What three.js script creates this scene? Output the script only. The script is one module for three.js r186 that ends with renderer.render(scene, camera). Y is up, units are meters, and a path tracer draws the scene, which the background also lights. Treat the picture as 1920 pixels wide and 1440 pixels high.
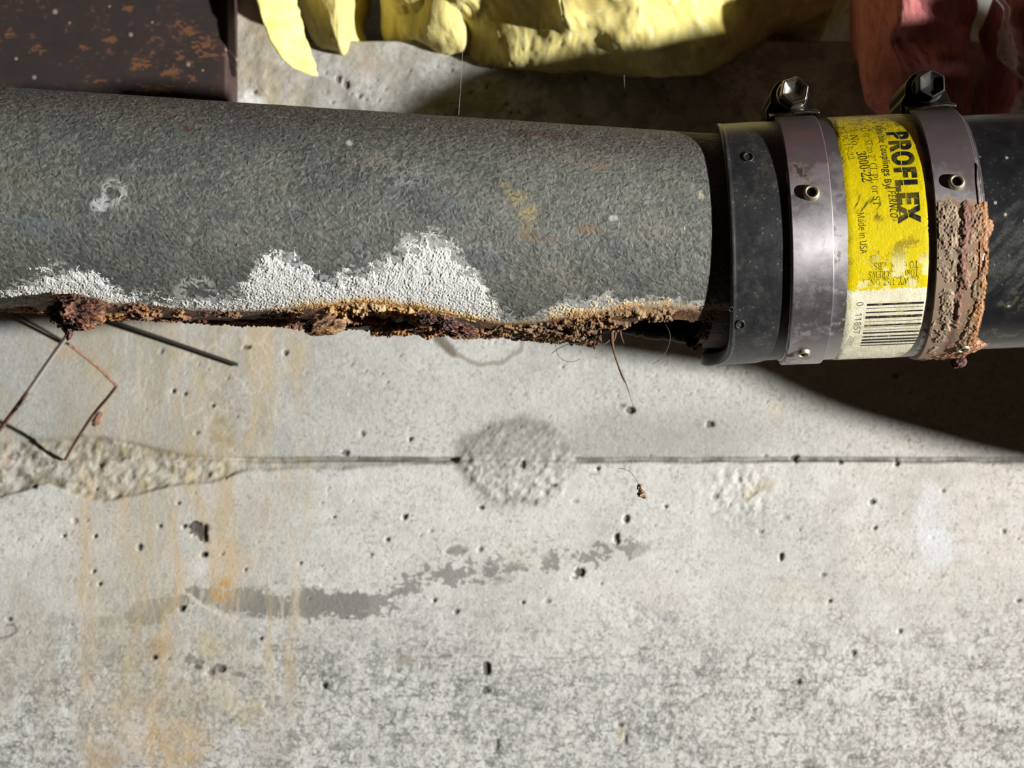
import * as THREE from 'three';
import { mergeGeometries } from 'three/addons/utils/BufferGeometryUtils.js';
import { RoundedBoxGeometry } from 'three/addons/geometries/RoundedBoxGeometry.js';

// ------------------------------------------------------------------ camera, light, exposure
const scene = new THREE.Scene();
scene.background = new THREE.Color(0x000000);
const CAM_Z = 0.42, FOCAL = 2800;                                  // focal length in pixels of a 1920 x 1440 frame
const camera = new THREE.PerspectiveCamera(2 * Math.atan(720 / FOCAL) * 180 / Math.PI, 4 / 3, 0.01, 20);
camera.position.set(0, 0, CAM_Z);
camera.lookAt(0, 0, 0);
camera.focus = 0.392;
camera.userData.fStop = 24;

const renderer = new THREE.WebGLRenderer({ antialias: true });
renderer.toneMapping = THREE.LinearToneMapping;
renderer.toneMappingExposure = 1.0;
renderer.shadowMap.enabled = true;

const LIGHT_AT = new THREE.Vector3(2.2, -0.11, 1.12), LIGHT_AIM = new THREE.Vector3(-0.30, -0.01, -0.09);
const LIGHT_POWER = 54, LIGHT_CONE = 16;                          // candela, degrees
const spot = new THREE.SpotLight(new THREE.Color(1.0, 0.985, 0.955), LIGHT_POWER, 0, LIGHT_CONE * Math.PI / 180, 1.0, 2);
spot.name = 'work_light_beam';
spot.position.copy(LIGHT_AT);
spot.target.position.copy(LIGHT_AIM);
spot.castShadow = true;
spot.shadow.radius = 1.5;
spot.shadow.mapSize.set(4096, 4096);
spot.shadow.camera.near = 0.05; spot.shadow.camera.far = 6;
scene.add(spot, spot.target);

// ------------------------------------------------------------------ helpers
const PI = Math.PI, D = PI / 180;
const clamp = (x, a = 0, b = 1) => (x < a ? a : x > b ? b : x), lerp = (a, b, t) => a + (b - a) * t;
const sstep = (a, b, x) => { const t = clamp((x - a) / (b - a)); return t * t * (3 - 2 * t); };
function rng(seed) { let s = seed >>> 0; return () => { s = (s + 0x6d2b79f5) >>> 0; let t = Math.imul(s ^ (s >>> 15), 1 | s); t = (t + Math.imul(t ^ (t >>> 7), 61 | t)) ^ t; return ((t ^ (t >>> 14)) >>> 0) / 4294967296; }; }
const PERM = new Uint8Array(512), RND = new Float32Array(256);
{ const r = rng(77); const p = [...Array(256).keys()]; for (let i = 255; i > 0; i--) { const j = Math.floor(r() * (i + 1)); [p[i], p[j]] = [p[j], p[i]]; } for (let i = 0; i < 512; i++) PERM[i] = p[i & 255]; for (let i = 0; i < 256; i++) RND[i] = r() * 2 - 1; }
function n2(x, y) {                                                 // value noise, -1 .. 1
  const xi = Math.floor(x), yi = Math.floor(y); let fx = x - xi, fy = y - yi; fx = fx * fx * (3 - 2 * fx); fy = fy * fy * (3 - 2 * fy);
  const a = PERM[xi & 255], b = PERM[(xi + 1) & 255], Y0 = yi & 255, Y1 = (yi + 1) & 255;
  const v00 = RND[PERM[a + Y0]], v10 = RND[PERM[b + Y0]], v01 = RND[PERM[a + Y1]], v11 = RND[PERM[b + Y1]];
  return v00 + (v10 - v00) * fx + (v01 - v00 + (v00 - v10 - v01 + v11) * fx) * fy;
}
function n3(x, y, z) {
  const zi = Math.floor(z); let f = z - zi; f = f * f * (3 - 2 * f);
  const a = n2(x + zi * 37.17, y + zi * 17.31), b = n2(x + (zi + 1) * 37.17, y + (zi + 1) * 17.31);
  return a + (b - a) * f;
}
function fbm(x, y, o = 4) { let s = 0, a = 0.5, t = 0; for (let i = 0; i < o; i++) { s += a * n2(x, y); t += a; a *= 0.55; const q = 1.64 * x - 1.2 * y + 13.7; y = 1.2 * x + 1.64 * y + 7.3; x = q; } return s / t; }
function fbm3(x, y, z, o = 4) { let s = 0, a = 0.5, t = 0; for (let i = 0; i < o; i++) { s += a * n3(x, y, z); t += a; a *= 0.55; x = x * 2.03 + 13.7; y = y * 2.03 + 7.3; z = z * 2.03 + 3.1; } return s / t; }
function cell(x, y) {                                               // distance to the nearest of scattered points, and the second
  const xi = Math.floor(x), yi = Math.floor(y); let d1 = 9, d2 = 9;
  for (let j = -1; j <= 1; j++) for (let i = -1; i <= 1; i++) {
    const h = PERM[PERM[(xi + i) & 255] + ((yi + j) & 255)], px = xi + i + 0.5 + RND[h] * 0.45, py = yi + j + 0.5 + RND[(h * 7 + 31) & 255] * 0.45;
    const d = (px - x) * (px - x) + (py - y) * (py - y);
    if (d < d1) { d2 = d1; d1 = d; } else if (d < d2) d2 = d;
  }
  return [Math.sqrt(d1), Math.sqrt(d2)];
}
const curve = (pts) => (x) => {                                     // piecewise-linear through [[x, y], ...]
  if (x <= pts[0][0]) return pts[0][1];
  for (let i = 1; i < pts.length; i++) if (x <= pts[i][0]) return lerp(pts[i - 1][1], pts[i][1], (x - pts[i - 1][0]) / (pts[i][0] - pts[i - 1][0]));
  return pts[pts.length - 1][1];
};
const segDist = (x, y, a, b) => { const dx = b[0] - a[0], dy = b[1] - a[1], t = clamp(((x - a[0]) * dx + (y - a[1]) * dy) / (dx * dx + dy * dy)); return Math.hypot(x - a[0] - dx * t, y - a[1] - dy * t); };
const polyDist = (x, y, p) => { let d = 1e9; for (let i = 1; i < p.length; i++) d = Math.min(d, segDist(x, y, p[i - 1], p[i])); return d; };
const V = (x, y, z) => new THREE.Vector3(x, y, z);
const at = (X, Y, z) => V((X - 960) * (CAM_Z - z) / FOCAL, (720 - Y) * (CAM_Z - z) / FOCAL, z);   // measured pixel -> place at depth z
const mix3 = (a, b, t) => [a[0] + (b[0] - a[0]) * t, a[1] + (b[1] - a[1]) * t, a[2] + (b[2] - a[2]) * t];
const toS = (v) => { v = clamp(v); return Math.round(255 * (v <= 0.0031308 ? 12.92 * v : 1.055 * Math.pow(v, 1 / 2.4) - 0.055)); };
function tex(w, h, fn, srgb = true, wrap = THREE.ClampToEdgeWrapping) {   // fn(u, v) -> linear [r, g, b] (colour) or number (data)
  const d = new Uint8Array(w * h * 4);
  for (let y = 0, o = 0; y < h; y++) for (let x = 0; x < w; x++, o += 4) {
    const c = fn((x + 0.5) / w, (y + 0.5) / h);
    if (srgb) { d[o] = toS(c[0]); d[o + 1] = toS(c[1]); d[o + 2] = toS(c[2]); } else if (c.length) { d[o] = 255 * clamp(c[0]); d[o + 1] = 255 * clamp(c[1]); d[o + 2] = 255 * clamp(c[2]); } else d[o] = d[o + 1] = d[o + 2] = 255 * clamp(c);
    d[o + 3] = 255;
  }
  const t = new THREE.DataTexture(d, w, h);
  t.magFilter = THREE.LinearFilter; t.minFilter = THREE.LinearFilter; t.wrapS = t.wrapT = wrap; if (srgb) t.colorSpace = THREE.SRGBColorSpace; t.needsUpdate = true;
  return t;
}
const std = (o) => new THREE.MeshStandardMaterial(o), phys = (o) => new THREE.MeshPhysicalMaterial(o);
const used = {};
function numbered(name) { const n = used[name] = (used[name] ?? -1) + 1; return n ? name + '_' + String(n).padStart(3, '0') : name; }
function mesh(name, geo, mat, parent, extra) {
  const m = new THREE.Mesh(geo, mat); m.name = parent === scene || !parent ? numbered(name) : name; m.castShadow = m.receiveShadow = true;
  if (extra) Object.assign(m.userData, extra);
  (parent ?? scene).add(m); return m;
}
function thing(name, label, category, pos, group) {
  const g = new THREE.Group(); g.name = numbered(name); g.userData = { label, category }; if (group) g.userData.group = group;
  if (pos) g.position.copy(pos); scene.add(g); return g;
}
function tag(o, label, category, group) { o.userData.label = label; o.userData.category = category; if (group) o.userData.group = group; return o; }
// grid surface: fn(i, j, out) fills {p: Vector3, uv: [u, v], c: [r, g, b]}; keep(i, j) says which quads stay
function grid(nu, nv, fn, keep, colors) {
  const P = new Float32Array((nu + 1) * (nv + 1) * 3), U = new Float32Array((nu + 1) * (nv + 1) * 2), C = colors ? new Float32Array((nu + 1) * (nv + 1) * 3) : null, idx = [];
  const o = { p: V(0, 0, 0), uv: [0, 0], c: [1, 1, 1] };
  for (let j = 0, k = 0; j <= nv; j++) for (let i = 0; i <= nu; i++, k++) {
    fn(i, j, o); P[k * 3] = o.p.x; P[k * 3 + 1] = o.p.y; P[k * 3 + 2] = o.p.z; U[k * 2] = o.uv[0]; U[k * 2 + 1] = o.uv[1];
    if (C) { C[k * 3] = o.c[0]; C[k * 3 + 1] = o.c[1]; C[k * 3 + 2] = o.c[2]; }
  }
  for (let j = 0; j < nv; j++) for (let i = 0; i < nu; i++) {
    if (keep && !keep(i, j)) continue;
    const a = j * (nu + 1) + i, b = a + 1, c = a + nu + 1, d = c + 1; idx.push(a, b, d, a, d, c);
  }
  const g = new THREE.BufferGeometry();
  g.setAttribute('position', new THREE.BufferAttribute(P, 3)); g.setAttribute('uv', new THREE.BufferAttribute(U, 2)); if (C) g.setAttribute('color', new THREE.BufferAttribute(C, 3));
  g.setIndex(new THREE.BufferAttribute(new Uint32Array(idx), 1)); g.computeVertexNormals();
  return g;
}
function tube(pts, radii, segs = 40, sides = 10, closed = true) {     // rod through points with a radius per point
  const c = new THREE.CatmullRomCurve3(pts, false, 'centripetal'), R = typeof radii === 'number' ? () => radii : (t) => { const k = t * (radii.length - 1), i = Math.min(radii.length - 2, Math.floor(k)); return lerp(radii[i], radii[i + 1], k - i); };
  const fr = c.computeFrenetFrames(segs, false), list = [];
  const g = grid(sides, segs + 2, (i, j, o) => {
    const k = clamp(j - 1, 0, segs), t = k / segs, p = c.getPoint(t), a = i / sides * 2 * PI, r = (j === 0 || j === segs + 2) && closed ? 0 : R(t);
    o.p.copy(p).addScaledVector(fr.normals[k], Math.cos(a) * r).addScaledVector(fr.binormals[k], Math.sin(a) * r); o.uv = [i / sides, t];
  });
  return g;
}
function merge(list) { const l = list.map((g) => { const h = g.index ? g.toNonIndexed() : g; for (const k of Object.keys(h.attributes)) if (!['position', 'normal', 'uv', 'color'].includes(k)) h.deleteAttribute(k); return h; }); return mergeGeometries(l); }
// cylinder frames: axis point, axis direction; s runs along the axis, phi from the front (+z) upward
function frame(P0, dir) {
  const x = dir.clone().normalize(), y = V(0, 1, 0).addScaledVector(x, -x.y).normalize(), z = new THREE.Vector3().crossVectors(x, y);
  const m = new THREE.Matrix4().makeBasis(x, y, z).setPosition(P0), inv = m.clone().invert();
  return { m, inv, x, y, z, P0, quat: new THREE.Quaternion().setFromRotationMatrix(m),
    hit(X, Y, R) {                                                   // where the sight line through a measured pixel meets the cylinder
      const o = V(0, 0, CAM_Z).applyMatrix4(inv), q = at(X, Y, 0).applyMatrix4(inv), d = q.sub(o).normalize();
      const A = d.y * d.y + d.z * d.z, B = o.y * d.y + o.z * d.z, C = o.y * o.y + o.z * o.z - R * R, disc = B * B - A * C, t = (-B - Math.sqrt(Math.max(0, disc))) / A;
      return { s: o.x + d.x * t, phi: Math.atan2(o.y + d.y * t, o.z + d.z * t) };
    },
    world(s, r, phi) { return V(s, r * Math.sin(phi), r * Math.cos(phi)).applyMatrix4(m); } };
}
const cylP = (o, s, r, phi) => o.p.set(s, r * Math.sin(phi), r * Math.cos(phi));

// ------------------------------------------------------------------ the concrete wall
const WALL_Z = -0.15, WPX = (CAM_Z - WALL_Z) / FOCAL;               // metres per photo pixel on the wall
const TX0 = -110, TX1 = 2030, TY0 = -70, TY1 = 1510;                // texture window, in photo pixels on the wall
const pits = [[376, 994, 16, 15, 1], [369, 985, 10, 9, 1], [384, 1010, 7, 10, 1], [384, 1039, 7, 6, 1], [262, 1026, 5, 7, .9], [300, 986, 4, 4, .7], [346, 986, 4, 5, .8], [179, 1005, 4, 4, .7], [120, 1004, 4, 4, .8], [342, 1140, 7, 6, 1], [290, 1232, 6, 5, 1], [608, 1285, 6, 7, 1],
  [177, 1071, 4, 4, .7], [188, 1094, 4, 5, .8], [626, 969, 3, 3, .9], [564, 1055, 4, 3, .7], [461, 1067, 3, 4, .7], [418, 1038, 3, 3, .7], [489, 1197, 4, 4, .8], [64, 913, 6, 4, .8], [335, 943, 4, 3, .7], [142, 977, 5, 7, .5], [1182, 769, 9, 7, 1], [1165, 760, 8, 4, .5], [1174, 973, 6, 9, 1], [1156, 1010, 6, 12, 1], [1087, 1073, 11, 9, 1], [1076, 1083, 7, 4, .6],
  [912, 1253, 7, 14, 1], [910, 1294, 8, 7, .7], [759, 968, 5, 5, .9], [769, 823, 4, 4, .8], [679, 813, 5, 7, .6], [980, 871, 6, 8, .9], [1036, 910, 7, 4, .8], [902, 951, 7, 4, .8], [1077, 939, 8, 5, .4], [854, 1032, 22, 11, .35], [840, 1034, 8, 8, .4], [815, 1124, 4, 4, .8], [1121, 878, 5, 5, .9], [1247, 949, 4, 4, .7], [727, 1012, 5, 4, .7], [696, 1039, 4, 3, .7],
  [900, 1029, 6, 6, .6], [808, 995, 4, 4, .5], [980, 1129, 3, 3, .8], [1026, 1126, 6, 5, .5], [856, 1146, 5, 5, .7], [1331, 795, 8, 7, 1], [1491, 860, 8, 8, 1], [1464, 1042, 5, 9, 1], [1635, 941, 7, 5, .8], [1556, 1126, 5, 5, .7], [1499, 993, 3, 3, .7], [1881, 996, 5, 6, .6], [1681, 706, 7, 5, .8], [1686, 1182, 5, 5, .7], [1681, 868, 6, 7, .8], [1599, 1223, 5, 6, .7], [1497, 1277, 5, 6, .7],
  [1640, 990, 4, 4, .7], [1575, 866, 5, 5, .8], [1426, 996, 7, 6, .5], [1472, 969, 8, 5, .4], [1543, 1077, 5, 5, .6], [1908, 1126, 5, 4, .6], [1767, 920, 5, 4, .6], [325, 733, 4, 5, .9], [535, 661, 5, 7, .7], [399, 760, 4, 3, .8], [462, 651, 9, 4, .8], [347, 738, 4, 4, .7], [302, 658, 5, 5, .5], [370, 811, 6, 4, .6], [646, 849, 9, 6, .8], [633, 148, 6, 8, .7], [649, 158, 6, 10, .8], [674, 181, 4, 5, .6],
  [477, 172, 4, 4, .6], [1435, 855, 4, 4, .5], [1410, 925, 8, 6, .4], [1340, 930, 6, 7, .5], [1385, 900, 5, 6, .5], [1172, 1385, 5, 18, .5], [930, 1395, 5, 12, .5], [1163, 1358, 6, 6, .7], [395, 1260, 9, 7, .6], [372, 1240, 12, 8, .5], [415, 1255, 8, 7, .6], [18, 1160, 6, 4, .8]];
{ const r = rng(5); for (let i = 0; i < 380; i++) { const y = 640 + r() * 850, z = 1.0 + r() * r() * 1.9; pits.push([r() * 1960 - 20, y, z, z * (0.8 + r() * 0.6), 0.25 + r() * 0.4]); } for (let i = 0; i < 60; i++) { const z = 1.5 + r() * 2.5; pits.push([600 + r() * 700, 80 + r() * 140, z, z, 0.5]); } }
const PB = 64, pitBins = new Map();
for (const p of pits) for (let by = Math.floor((p[1] - p[3] * 2) / PB); by <= Math.floor((p[1] + p[3] * 2) / PB); by++) for (let bx = Math.floor((p[0] - p[2] * 2) / PB); bx <= Math.floor((p[0] + p[2] * 2) / PB); bx++) { const k = bx * 1000 + by; if (!pitBins.has(k)) pitBins.set(k, []); pitBins.get(k).push(p); }
function pit(X, Y) {                                                // 0 .. 1 depth of a pore
  const l = pitBins.get(Math.floor(X / PB) * 1000 + Math.floor(Y / PB)); if (!l) return 0; let best = 0;
  for (const p of l) { const dx = (X - p[0]) / p[2], dy = (Y - p[1]) / p[3]; let d = dx * dx + dy * dy; if (d > 3) continue; d = Math.sqrt(d) + 0.28 * n2(X * 0.22 + p[0], Y * 0.22); best = Math.max(best, p[4] * sstep(1.1, 0.65, d)); }
  return best;
}
const bandLow = curve([[-120, 935], [0, 931], [90, 903], [150, 931], [197, 940], [257, 927], [321, 908], [390, 904], [450, 886], [480, 879], [640, 878], [700, 873], [850, 866], [880, 862], [2100, 862]]);
const bandTop = curve([[-120, 835], [0, 832], [90, 826], [180, 821], [240, 830], [320, 850], [360, 858], [500, 859], [640, 858], [700, 860], [880, 861], [2100, 862]]);
const patchA = (X, Y) => { const dx = (X - 968) / 108, dy = (Y - 868) / 86; return 1 - Math.hypot(dx, dy) + 0.16 * fbm(X * 0.03, Y * 0.03, 3); };   // mortar blob over the seam
const crackNet = (X, Y, k) => { const w = fbm(X * 0.012, Y * 0.012, 3) * 16; const [a, b] = cell((X + w + fbm(X * 0.06, Y * 0.06, 2) * 9) * k, (Y - w + fbm(X * 0.06 + 50, Y * 0.06, 2) * 9) * k); return b - a; };
const drips = [[[170, 905], [165, 1000], [158, 1100], [170, 1250], [180, 1440], 14], [[262, 640], [263, 690], [252, 760], [236, 822], 7], [[240, 930], [240, 1010], [262, 1070], [268, 1130], 9], [[330, 925], [318, 1010], [340, 1090], [320, 1150], [305, 1230], [290, 1400], 11], [[395, 900], [385, 960], [400, 1060], [412, 1110], 13], [[372, 640], [370, 700], [385, 760], [392, 850], 9], [[505, 660], [510, 760], [500, 850], 6], [[540, 885], [540, 980], [555, 1080], [562, 1180], 5], [[470, 690], [480, 780], [462, 850], 9], [[425, 905], [430, 1000], [440, 1100], 12]];
const greyBand = [[250, 1165], [300, 1140], [370, 1110], [430, 1125], [500, 1133], [600, 1134], [690, 1132], [740, 1110], [820, 1078], [900, 1072], [960, 1060], [1040, 1048], [1110, 1035], [1160, 1018], [1215, 1024]];
const greyW = curve([[200, 14], [290, 22], [380, 12], [450, 24], [600, 26], [700, 22], [760, 16], [830, 18], [960, 12], [1040, 9], [1110, 12], [1215, 12]]);
function wallHeight(X, Y) {                                         // metres, out of the wall
  const base = 0.00035 * fbm(X * 0.004, Y * 0.004, 3) + 0.00004 * fbm(X * 0.03, Y * 0.03, 3);
  let h = base + 0.00003 * n2(X * 0.2, Y * 0.2);
  const low = sstep(1000, 1250, Y + 60 * fbm(X * 0.006, Y * 0.006, 2));
  h += low * 0.00013 * fbm(X * 0.09, Y * 0.09, 3);
  h -= 0.0009 * pit(X, Y);
  const lo = bandLow(X) + 5 * fbm(X * 0.02, Y * 0.02, 2), hi = bandTop(X), inBand = sstep(hi - 5, hi + 3, Y) * sstep(lo + 4, lo - 3, Y), wide = sstep(12, 40, lo - hi);
  h += inBand * (wide * (-0.0011 + 0.0010 * fbm(X * 0.055, Y * 0.055, 3)) - (1 - wide) * 0.0013);
  const notPatch = 1 - sstep(-0.02, 0.1, patchA(X, Y));
  h -= notPatch * (1 - wide) * 0.002 * sstep(4.8, 1.8, Math.abs(Y - 862 - 1.5 * n2(X * 0.02, 3)));
  const pa = patchA(X, Y); if (pa > -0.1) h += sstep(-0.1, 0.5, pa) * 0.0007 + sstep(-0.1, 0.15, pa) * (0.0006 * fbm(X * 0.09, Y * 0.09, 3) * sstep(780, 900, Y) + 0.00025 * fbm(X * 0.2, Y * 0.2, 2));
  if (Y > 862) h += 0.0006;
  const rough = sstep(90, 20, Math.hypot((X - 1385) * 0.9, Y - 925)); if (rough > 0) h += rough * 0.0008 * fbm(X * 0.07, Y * 0.07, 3);
  if (Y < 240) h += 0.0009 * fbm(X * 0.02, Y * 0.02, 4);
  return h;
}
function wallColor(X, Y) {
  const big = fbm(X * 0.003 + 4, Y * 0.003, 4), mid = fbm(X * 0.016, Y * 0.016 + 9, 4), fine = n2(X * 0.31, Y * 0.31), fine2 = n2(X * 0.7, Y * 0.7);
  const warm = sstep(1150, 1800, X + 160 * big) * 0.7;
  let c = mix3([0.475, 0.472, 0.442], [0.50, 0.463, 0.412], warm);
  const cloud = fbm(X * 0.007 + 80, Y * 0.009, 5), gr = fbm(X * 0.09 + 11, Y * 0.09, 3);
  let k = 1 + 0.12 * big + 0.17 * mid + 0.15 * cloud + 0.11 * gr + 0.06 * fine + 0.05 * fine2;
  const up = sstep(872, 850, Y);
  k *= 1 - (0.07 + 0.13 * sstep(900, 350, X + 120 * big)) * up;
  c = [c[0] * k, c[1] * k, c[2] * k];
  { const trow = fbm(X * 0.008, Y * 0.16, 3), sp2 = 0.6 * n2(X * 0.37, Y * 0.37) + 0.5 * n2(X * 0.17 + 9, Y * 0.17) + 0.4 * mid; k = 1 + 0.07 * trow * sstep(880, 930, Y); c = [c[0] * k, c[1] * k, c[2] * k]; c = mix3(c, [0.20, 0.195, 0.175], 0.55 * sstep(0.3, 0.75, sp2)); c = mix3(c, [0.60, 0.595, 0.57], 0.35 * sstep(-0.35, -0.7, sp2)); }
  // paler laitance with ragged edges
  const lait = sstep(0.05, 0.35, fbm(X * 0.022 + 31, Y * 0.03, 5)) * (1 - up) * 0.35; c = mix3(c, [0.60, 0.60, 0.575], lait);
  // map cracking and grey veins over the lower part
  const low = sstep(1060, 1300, Y + 70 * fbm(X * 0.006, Y * 0.006, 2) + (X > 1300 ? 30 : 0));
  if (low > 0) {
    const nA = crackNet(X, Y, 0.048), nB = crackNet(X + 700, Y + 300, 0.10), rg = Math.abs(fbm(X * 0.028 + 0.5 * n2(X * 0.1, Y * 0.1), Y * 0.031, 5)), vein = Math.max(0.75 * sstep(0.2, 0.03, nA) * sstep(-0.05, 0.4, fbm(X * 0.03 + 20, Y * 0.03, 3) + 0.35 * fine), sstep(0.075, 0.012, rg) * sstep(-0.5, 0.15, fbm(X * 0.06 + 33, Y * 0.06, 3) + 0.3 * fine)), vein2 = sstep(0.24, 0.03, nB) * sstep(0.1, 0.5, fbm(X * 0.04 + 7, Y * 0.04, 3) + 0.3 * fine) * 0.7;
    c = mix3(c, [0.56, 0.55, 0.525], low * 0.6 * sstep(0.2, -0.3, mid)); c = mix3(c, [0.075, 0.075, 0.072], low * Math.max(vein, vein2) * 0.85); const spk = fbm(X * 0.17 + 5, Y * 0.17, 3) + 0.35 * mid; c = mix3(c, [0.09, 0.09, 0.086], low * 0.5 * sstep(0.24, 0.46, spk));
    const blot = sstep(0.12, 0.42, fbm(X * 0.05 + 3, Y * 0.05 + 40, 4)); c = mix3(c, [0.20, 0.195, 0.19], low * blot * 0.25); const fl = sstep(0.25, 0.6, gr + 0.4 * fine); c = mix3(c, [0.17, 0.165, 0.16], low * fl * 0.5);
  } else {
    const nB = crackNet(X, Y, 0.07); c = mix3(c, [0.24, 0.235, 0.22], 0.22 * sstep(0.1, 0.01, nB) * sstep(0.0, 0.4, mid));
  }
  // long hairline
  const hair = Math.abs(Y - (1232 - (X > 1150 ? (X - 1150) * 0.09 : 0) + 3 * fbm(X * 0.02, 1, 3))); if (X > 780 && X < 1290) c = mix3(c, [0.16, 0.155, 0.14], 0.55 * sstep(2.2, 0.6, hair) * sstep(-0.3, 0.2, n2(X * 0.05, 5)));
  // bare smooth cement: grey bands with ragged edges
  { const d = polyDist(X, Y, greyBand), w = greyW(X), m = sstep(0.16, -0.1, (d - w) / 30 + (X > 690 ? 1.5 : 0.75) * fbm(X * 0.05, Y * 0.065, 4) + (X > 690 ? 0.9 : 0.45) * fbm(X * 0.16, Y * 0.2, 2) + (X > 690 ? 0.12 : 0)); if (X > 235 && X < 1235) c = mix3(c, mix3([0.165, 0.162, 0.147], [0.20, 0.18, 0.13], sstep(380, 300, X)), m * (X > 690 ? 0.8 : 0.92) * sstep(1230, 1180, X)); }
  for (const [x, y, a, b, t] of [[270, 1140, 28, 16, .75], [200, 1162, 30, 10, .55], [112, 1166, 40, 9, .4], [170, 1235, 40, 9, .3], [110, 1270, 30, 7, .45], [455, 1205, 30, 12, .35], [665, 1195, 20, 7, .45], [1195, 1028, 24, 13, .55], [1025, 1047, 16, 9, .5], [940, 1085, 24, 9, .35], [60, 1330, 40, 8, .3]]) {
    const d = Math.hypot((X - x) / a, (Y - y) / b) + 0.7 * fbm(X * 0.05, Y * 0.05, 3); c = mix3(c, [0.25, 0.245, 0.225], t * sstep(1.15, 0.75, d));
  }
  if (Y < 330 && X > 480) { const m = fbm(X * 0.026 + 17, Y * 0.03, 4); c = mix3(c, [0.25, 0.23, 0.19], 0.6 * sstep(0.0, 0.3, m + 0.25 * gr)); c = mix3(c, [0.56, 0.54, 0.48], 0.4 * sstep(0.05, 0.01, Math.abs(m + 0.1))); }   // dark blotches and pale trails over the upper strip
  // grey seepage above the seam and round the mortar patch
  const seep = sstep(1030, 1100, X) * sstep(1480, 1330, X) * sstep(755, 815, Y + 30 * mid) * up; c = mix3(c, [0.24, 0.235, 0.205], seep * 0.5);
  const pa = patchA(X, Y); if (pa > -0.4) { const e = sstep(-0.2, 0.2, pa + 0.12 * mid); c = mix3(c, mix3([0.29, 0.278, 0.252], [0.44, 0.43, 0.40], sstep(840, 900, Y) * 0.8 + 0.4 * fbm(X * 0.09, Y * 0.09, 2)), e * 0.85); c = mix3(c, [0.20, 0.19, 0.165], 0.6 * sstep(0.2, 0.0, Math.abs(pa - 0.12)) * sstep(-0.2, 0.3, fbm(X * 0.05, Y * 0.05, 3) + (Y < 850 ? 0.35 : -0.1))); const agg = fbm(X * 0.12, Y * 0.12, 3); c = mix3(c, [0.2, 0.19, 0.17], e * 0.55 * sstep(0.1, 0.4, agg)); c = mix3(c, [0.52, 0.5, 0.47], e * 0.5 * sstep(-0.15, -0.4, agg) * sstep(830, 880, Y)); }
  // honeycombed joint on the left
  const lo = bandLow(X) + 5 * fbm(X * 0.02, Y * 0.02, 2), hi = bandTop(X), wide = sstep(12, 40, lo - hi);
  if (wide > 0) {
    const inB = sstep(hi - 6, hi + 8, Y) * sstep(lo + 3, lo - 3, Y) * wide; c = mix3(c, [0.37, 0.345, 0.29], inB * 0.62);
    const agg = fbm(X * 0.075, Y * 0.075, 3); c = mix3(c, [0.14, 0.125, 0.09], inB * 0.75 * sstep(0.22, 0.42, agg)); c = mix3(c, [0.55, 0.53, 0.47], inB * 0.5 * sstep(-0.2, -0.45, agg));
    const eL = sstep(20, 2, Math.abs(Y - lo + 8)) * sstep(lo + 5, lo - 1, Y), eT = sstep(15, 2, Math.abs(Y - hi - 1)); c = mix3(c, [0.185, 0.165, 0.105], wide * 0.75 * Math.max(eL, eT * 0.8) * sstep(-0.5, 0.2, fbm(X * 0.03, Y * 0.03 + 5, 3)));
  }
  const lip = sstep(2, 5, lo - hi) * sstep(hi - 2, hi + 3, Y) * sstep(lo + 1, lo - 3, Y) * (1 - wide); c = mix3(c, [0.26, 0.245, 0.2], lip * 0.7);
  const seamMoss = sstep(6.5, 2.5, Math.abs(Y - 862)) * (1 - wide) * (0.55 + 0.45 * sstep(-0.1, 0.3, fbm(X * 0.05, 2.5, 3))) * (1 - sstep(-0.1, 0.1, pa)); c = mix3(c, [0.10, 0.095, 0.068], seamMoss * 0.75);
  // stains run down from above: ochre, orange, olive
  const left = sstep(640, 430, X + 40 * mid);
  if (left > 0) {
    c = mix3(c, [0.34, 0.31, 0.225], left * 0.45 * sstep(-0.2, 0.3, fbm(X * 0.014, Y * 0.005, 4)));
    { const st = fbm(X * 0.040 + 3 + 0.5 * fbm(Y * 0.012, X * 0.01, 2), Y * 0.0032 + 1, 4), zone = sstep(110, 190, X + 30 * mid) * sstep(600, 540, X + 30 * mid) * sstep(1430, 1200, Y), ver = 0.55 + 0.45 * sstep(-0.3, 0.3, fbm(X * 0.03, Y * 0.03, 3)); c = mix3(c, [0.44, 0.35, 0.205], zone * ver * 0.62 * sstep(0.02, 0.32, st)); c = mix3(c, [0.57, 0.50, 0.40], zone * 0.5 * sstep(0.05, 0.01, Math.abs(st + 0.08))); c = mix3(c, [0.27, 0.235, 0.14], zone * 0.35 * sstep(0.12, 0.4, fbm(X * 0.02 + 70, Y * 0.012, 3)) * up); }
    for (let i = 0; i < drips.length; i++) { const q = drips[i], pts = q.slice(0, -1), w = q[q.length - 1] * 1.25; if (X < pts[0][0] - 80 || X > pts[0][0] + 90) continue; const wob = 7 * fbm(Y * 0.02, i * 9.1 + X * 0.02, 3), d = polyDist(X + wob, Y, pts); const m = 0.75 * sstep(w * 1.2, w * 0.1, d) * sstep(-0.45, 0.3, fbm(X * 0.05, Y * 0.018 + i * 5, 3)); c = mix3(c, [0.42, 0.36, 0.26], 0.3 * sstep(w * 3.2, w * 0.5, d) * sstep(-0.5, 0.3, fbm(X * 0.03, Y * 0.012 + i, 3)));
      c = mix3(c, i === 1 || i === 7 ? [0.55, 0.47, 0.36] : i > 4 && i < 7 ? [0.46, 0.37, 0.20] : [0.50, 0.355, 0.20], m * 0.62); }
    const ring = fbm(X * 0.02 + 60, Y * 0.012, 3); if (Y < 860 && X > 330) c = mix3(c, [0.56, 0.49, 0.39], 0.5 * sstep(0.07, 0.01, Math.abs(ring - 0.05)) * sstep(600, 480, X));
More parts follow.
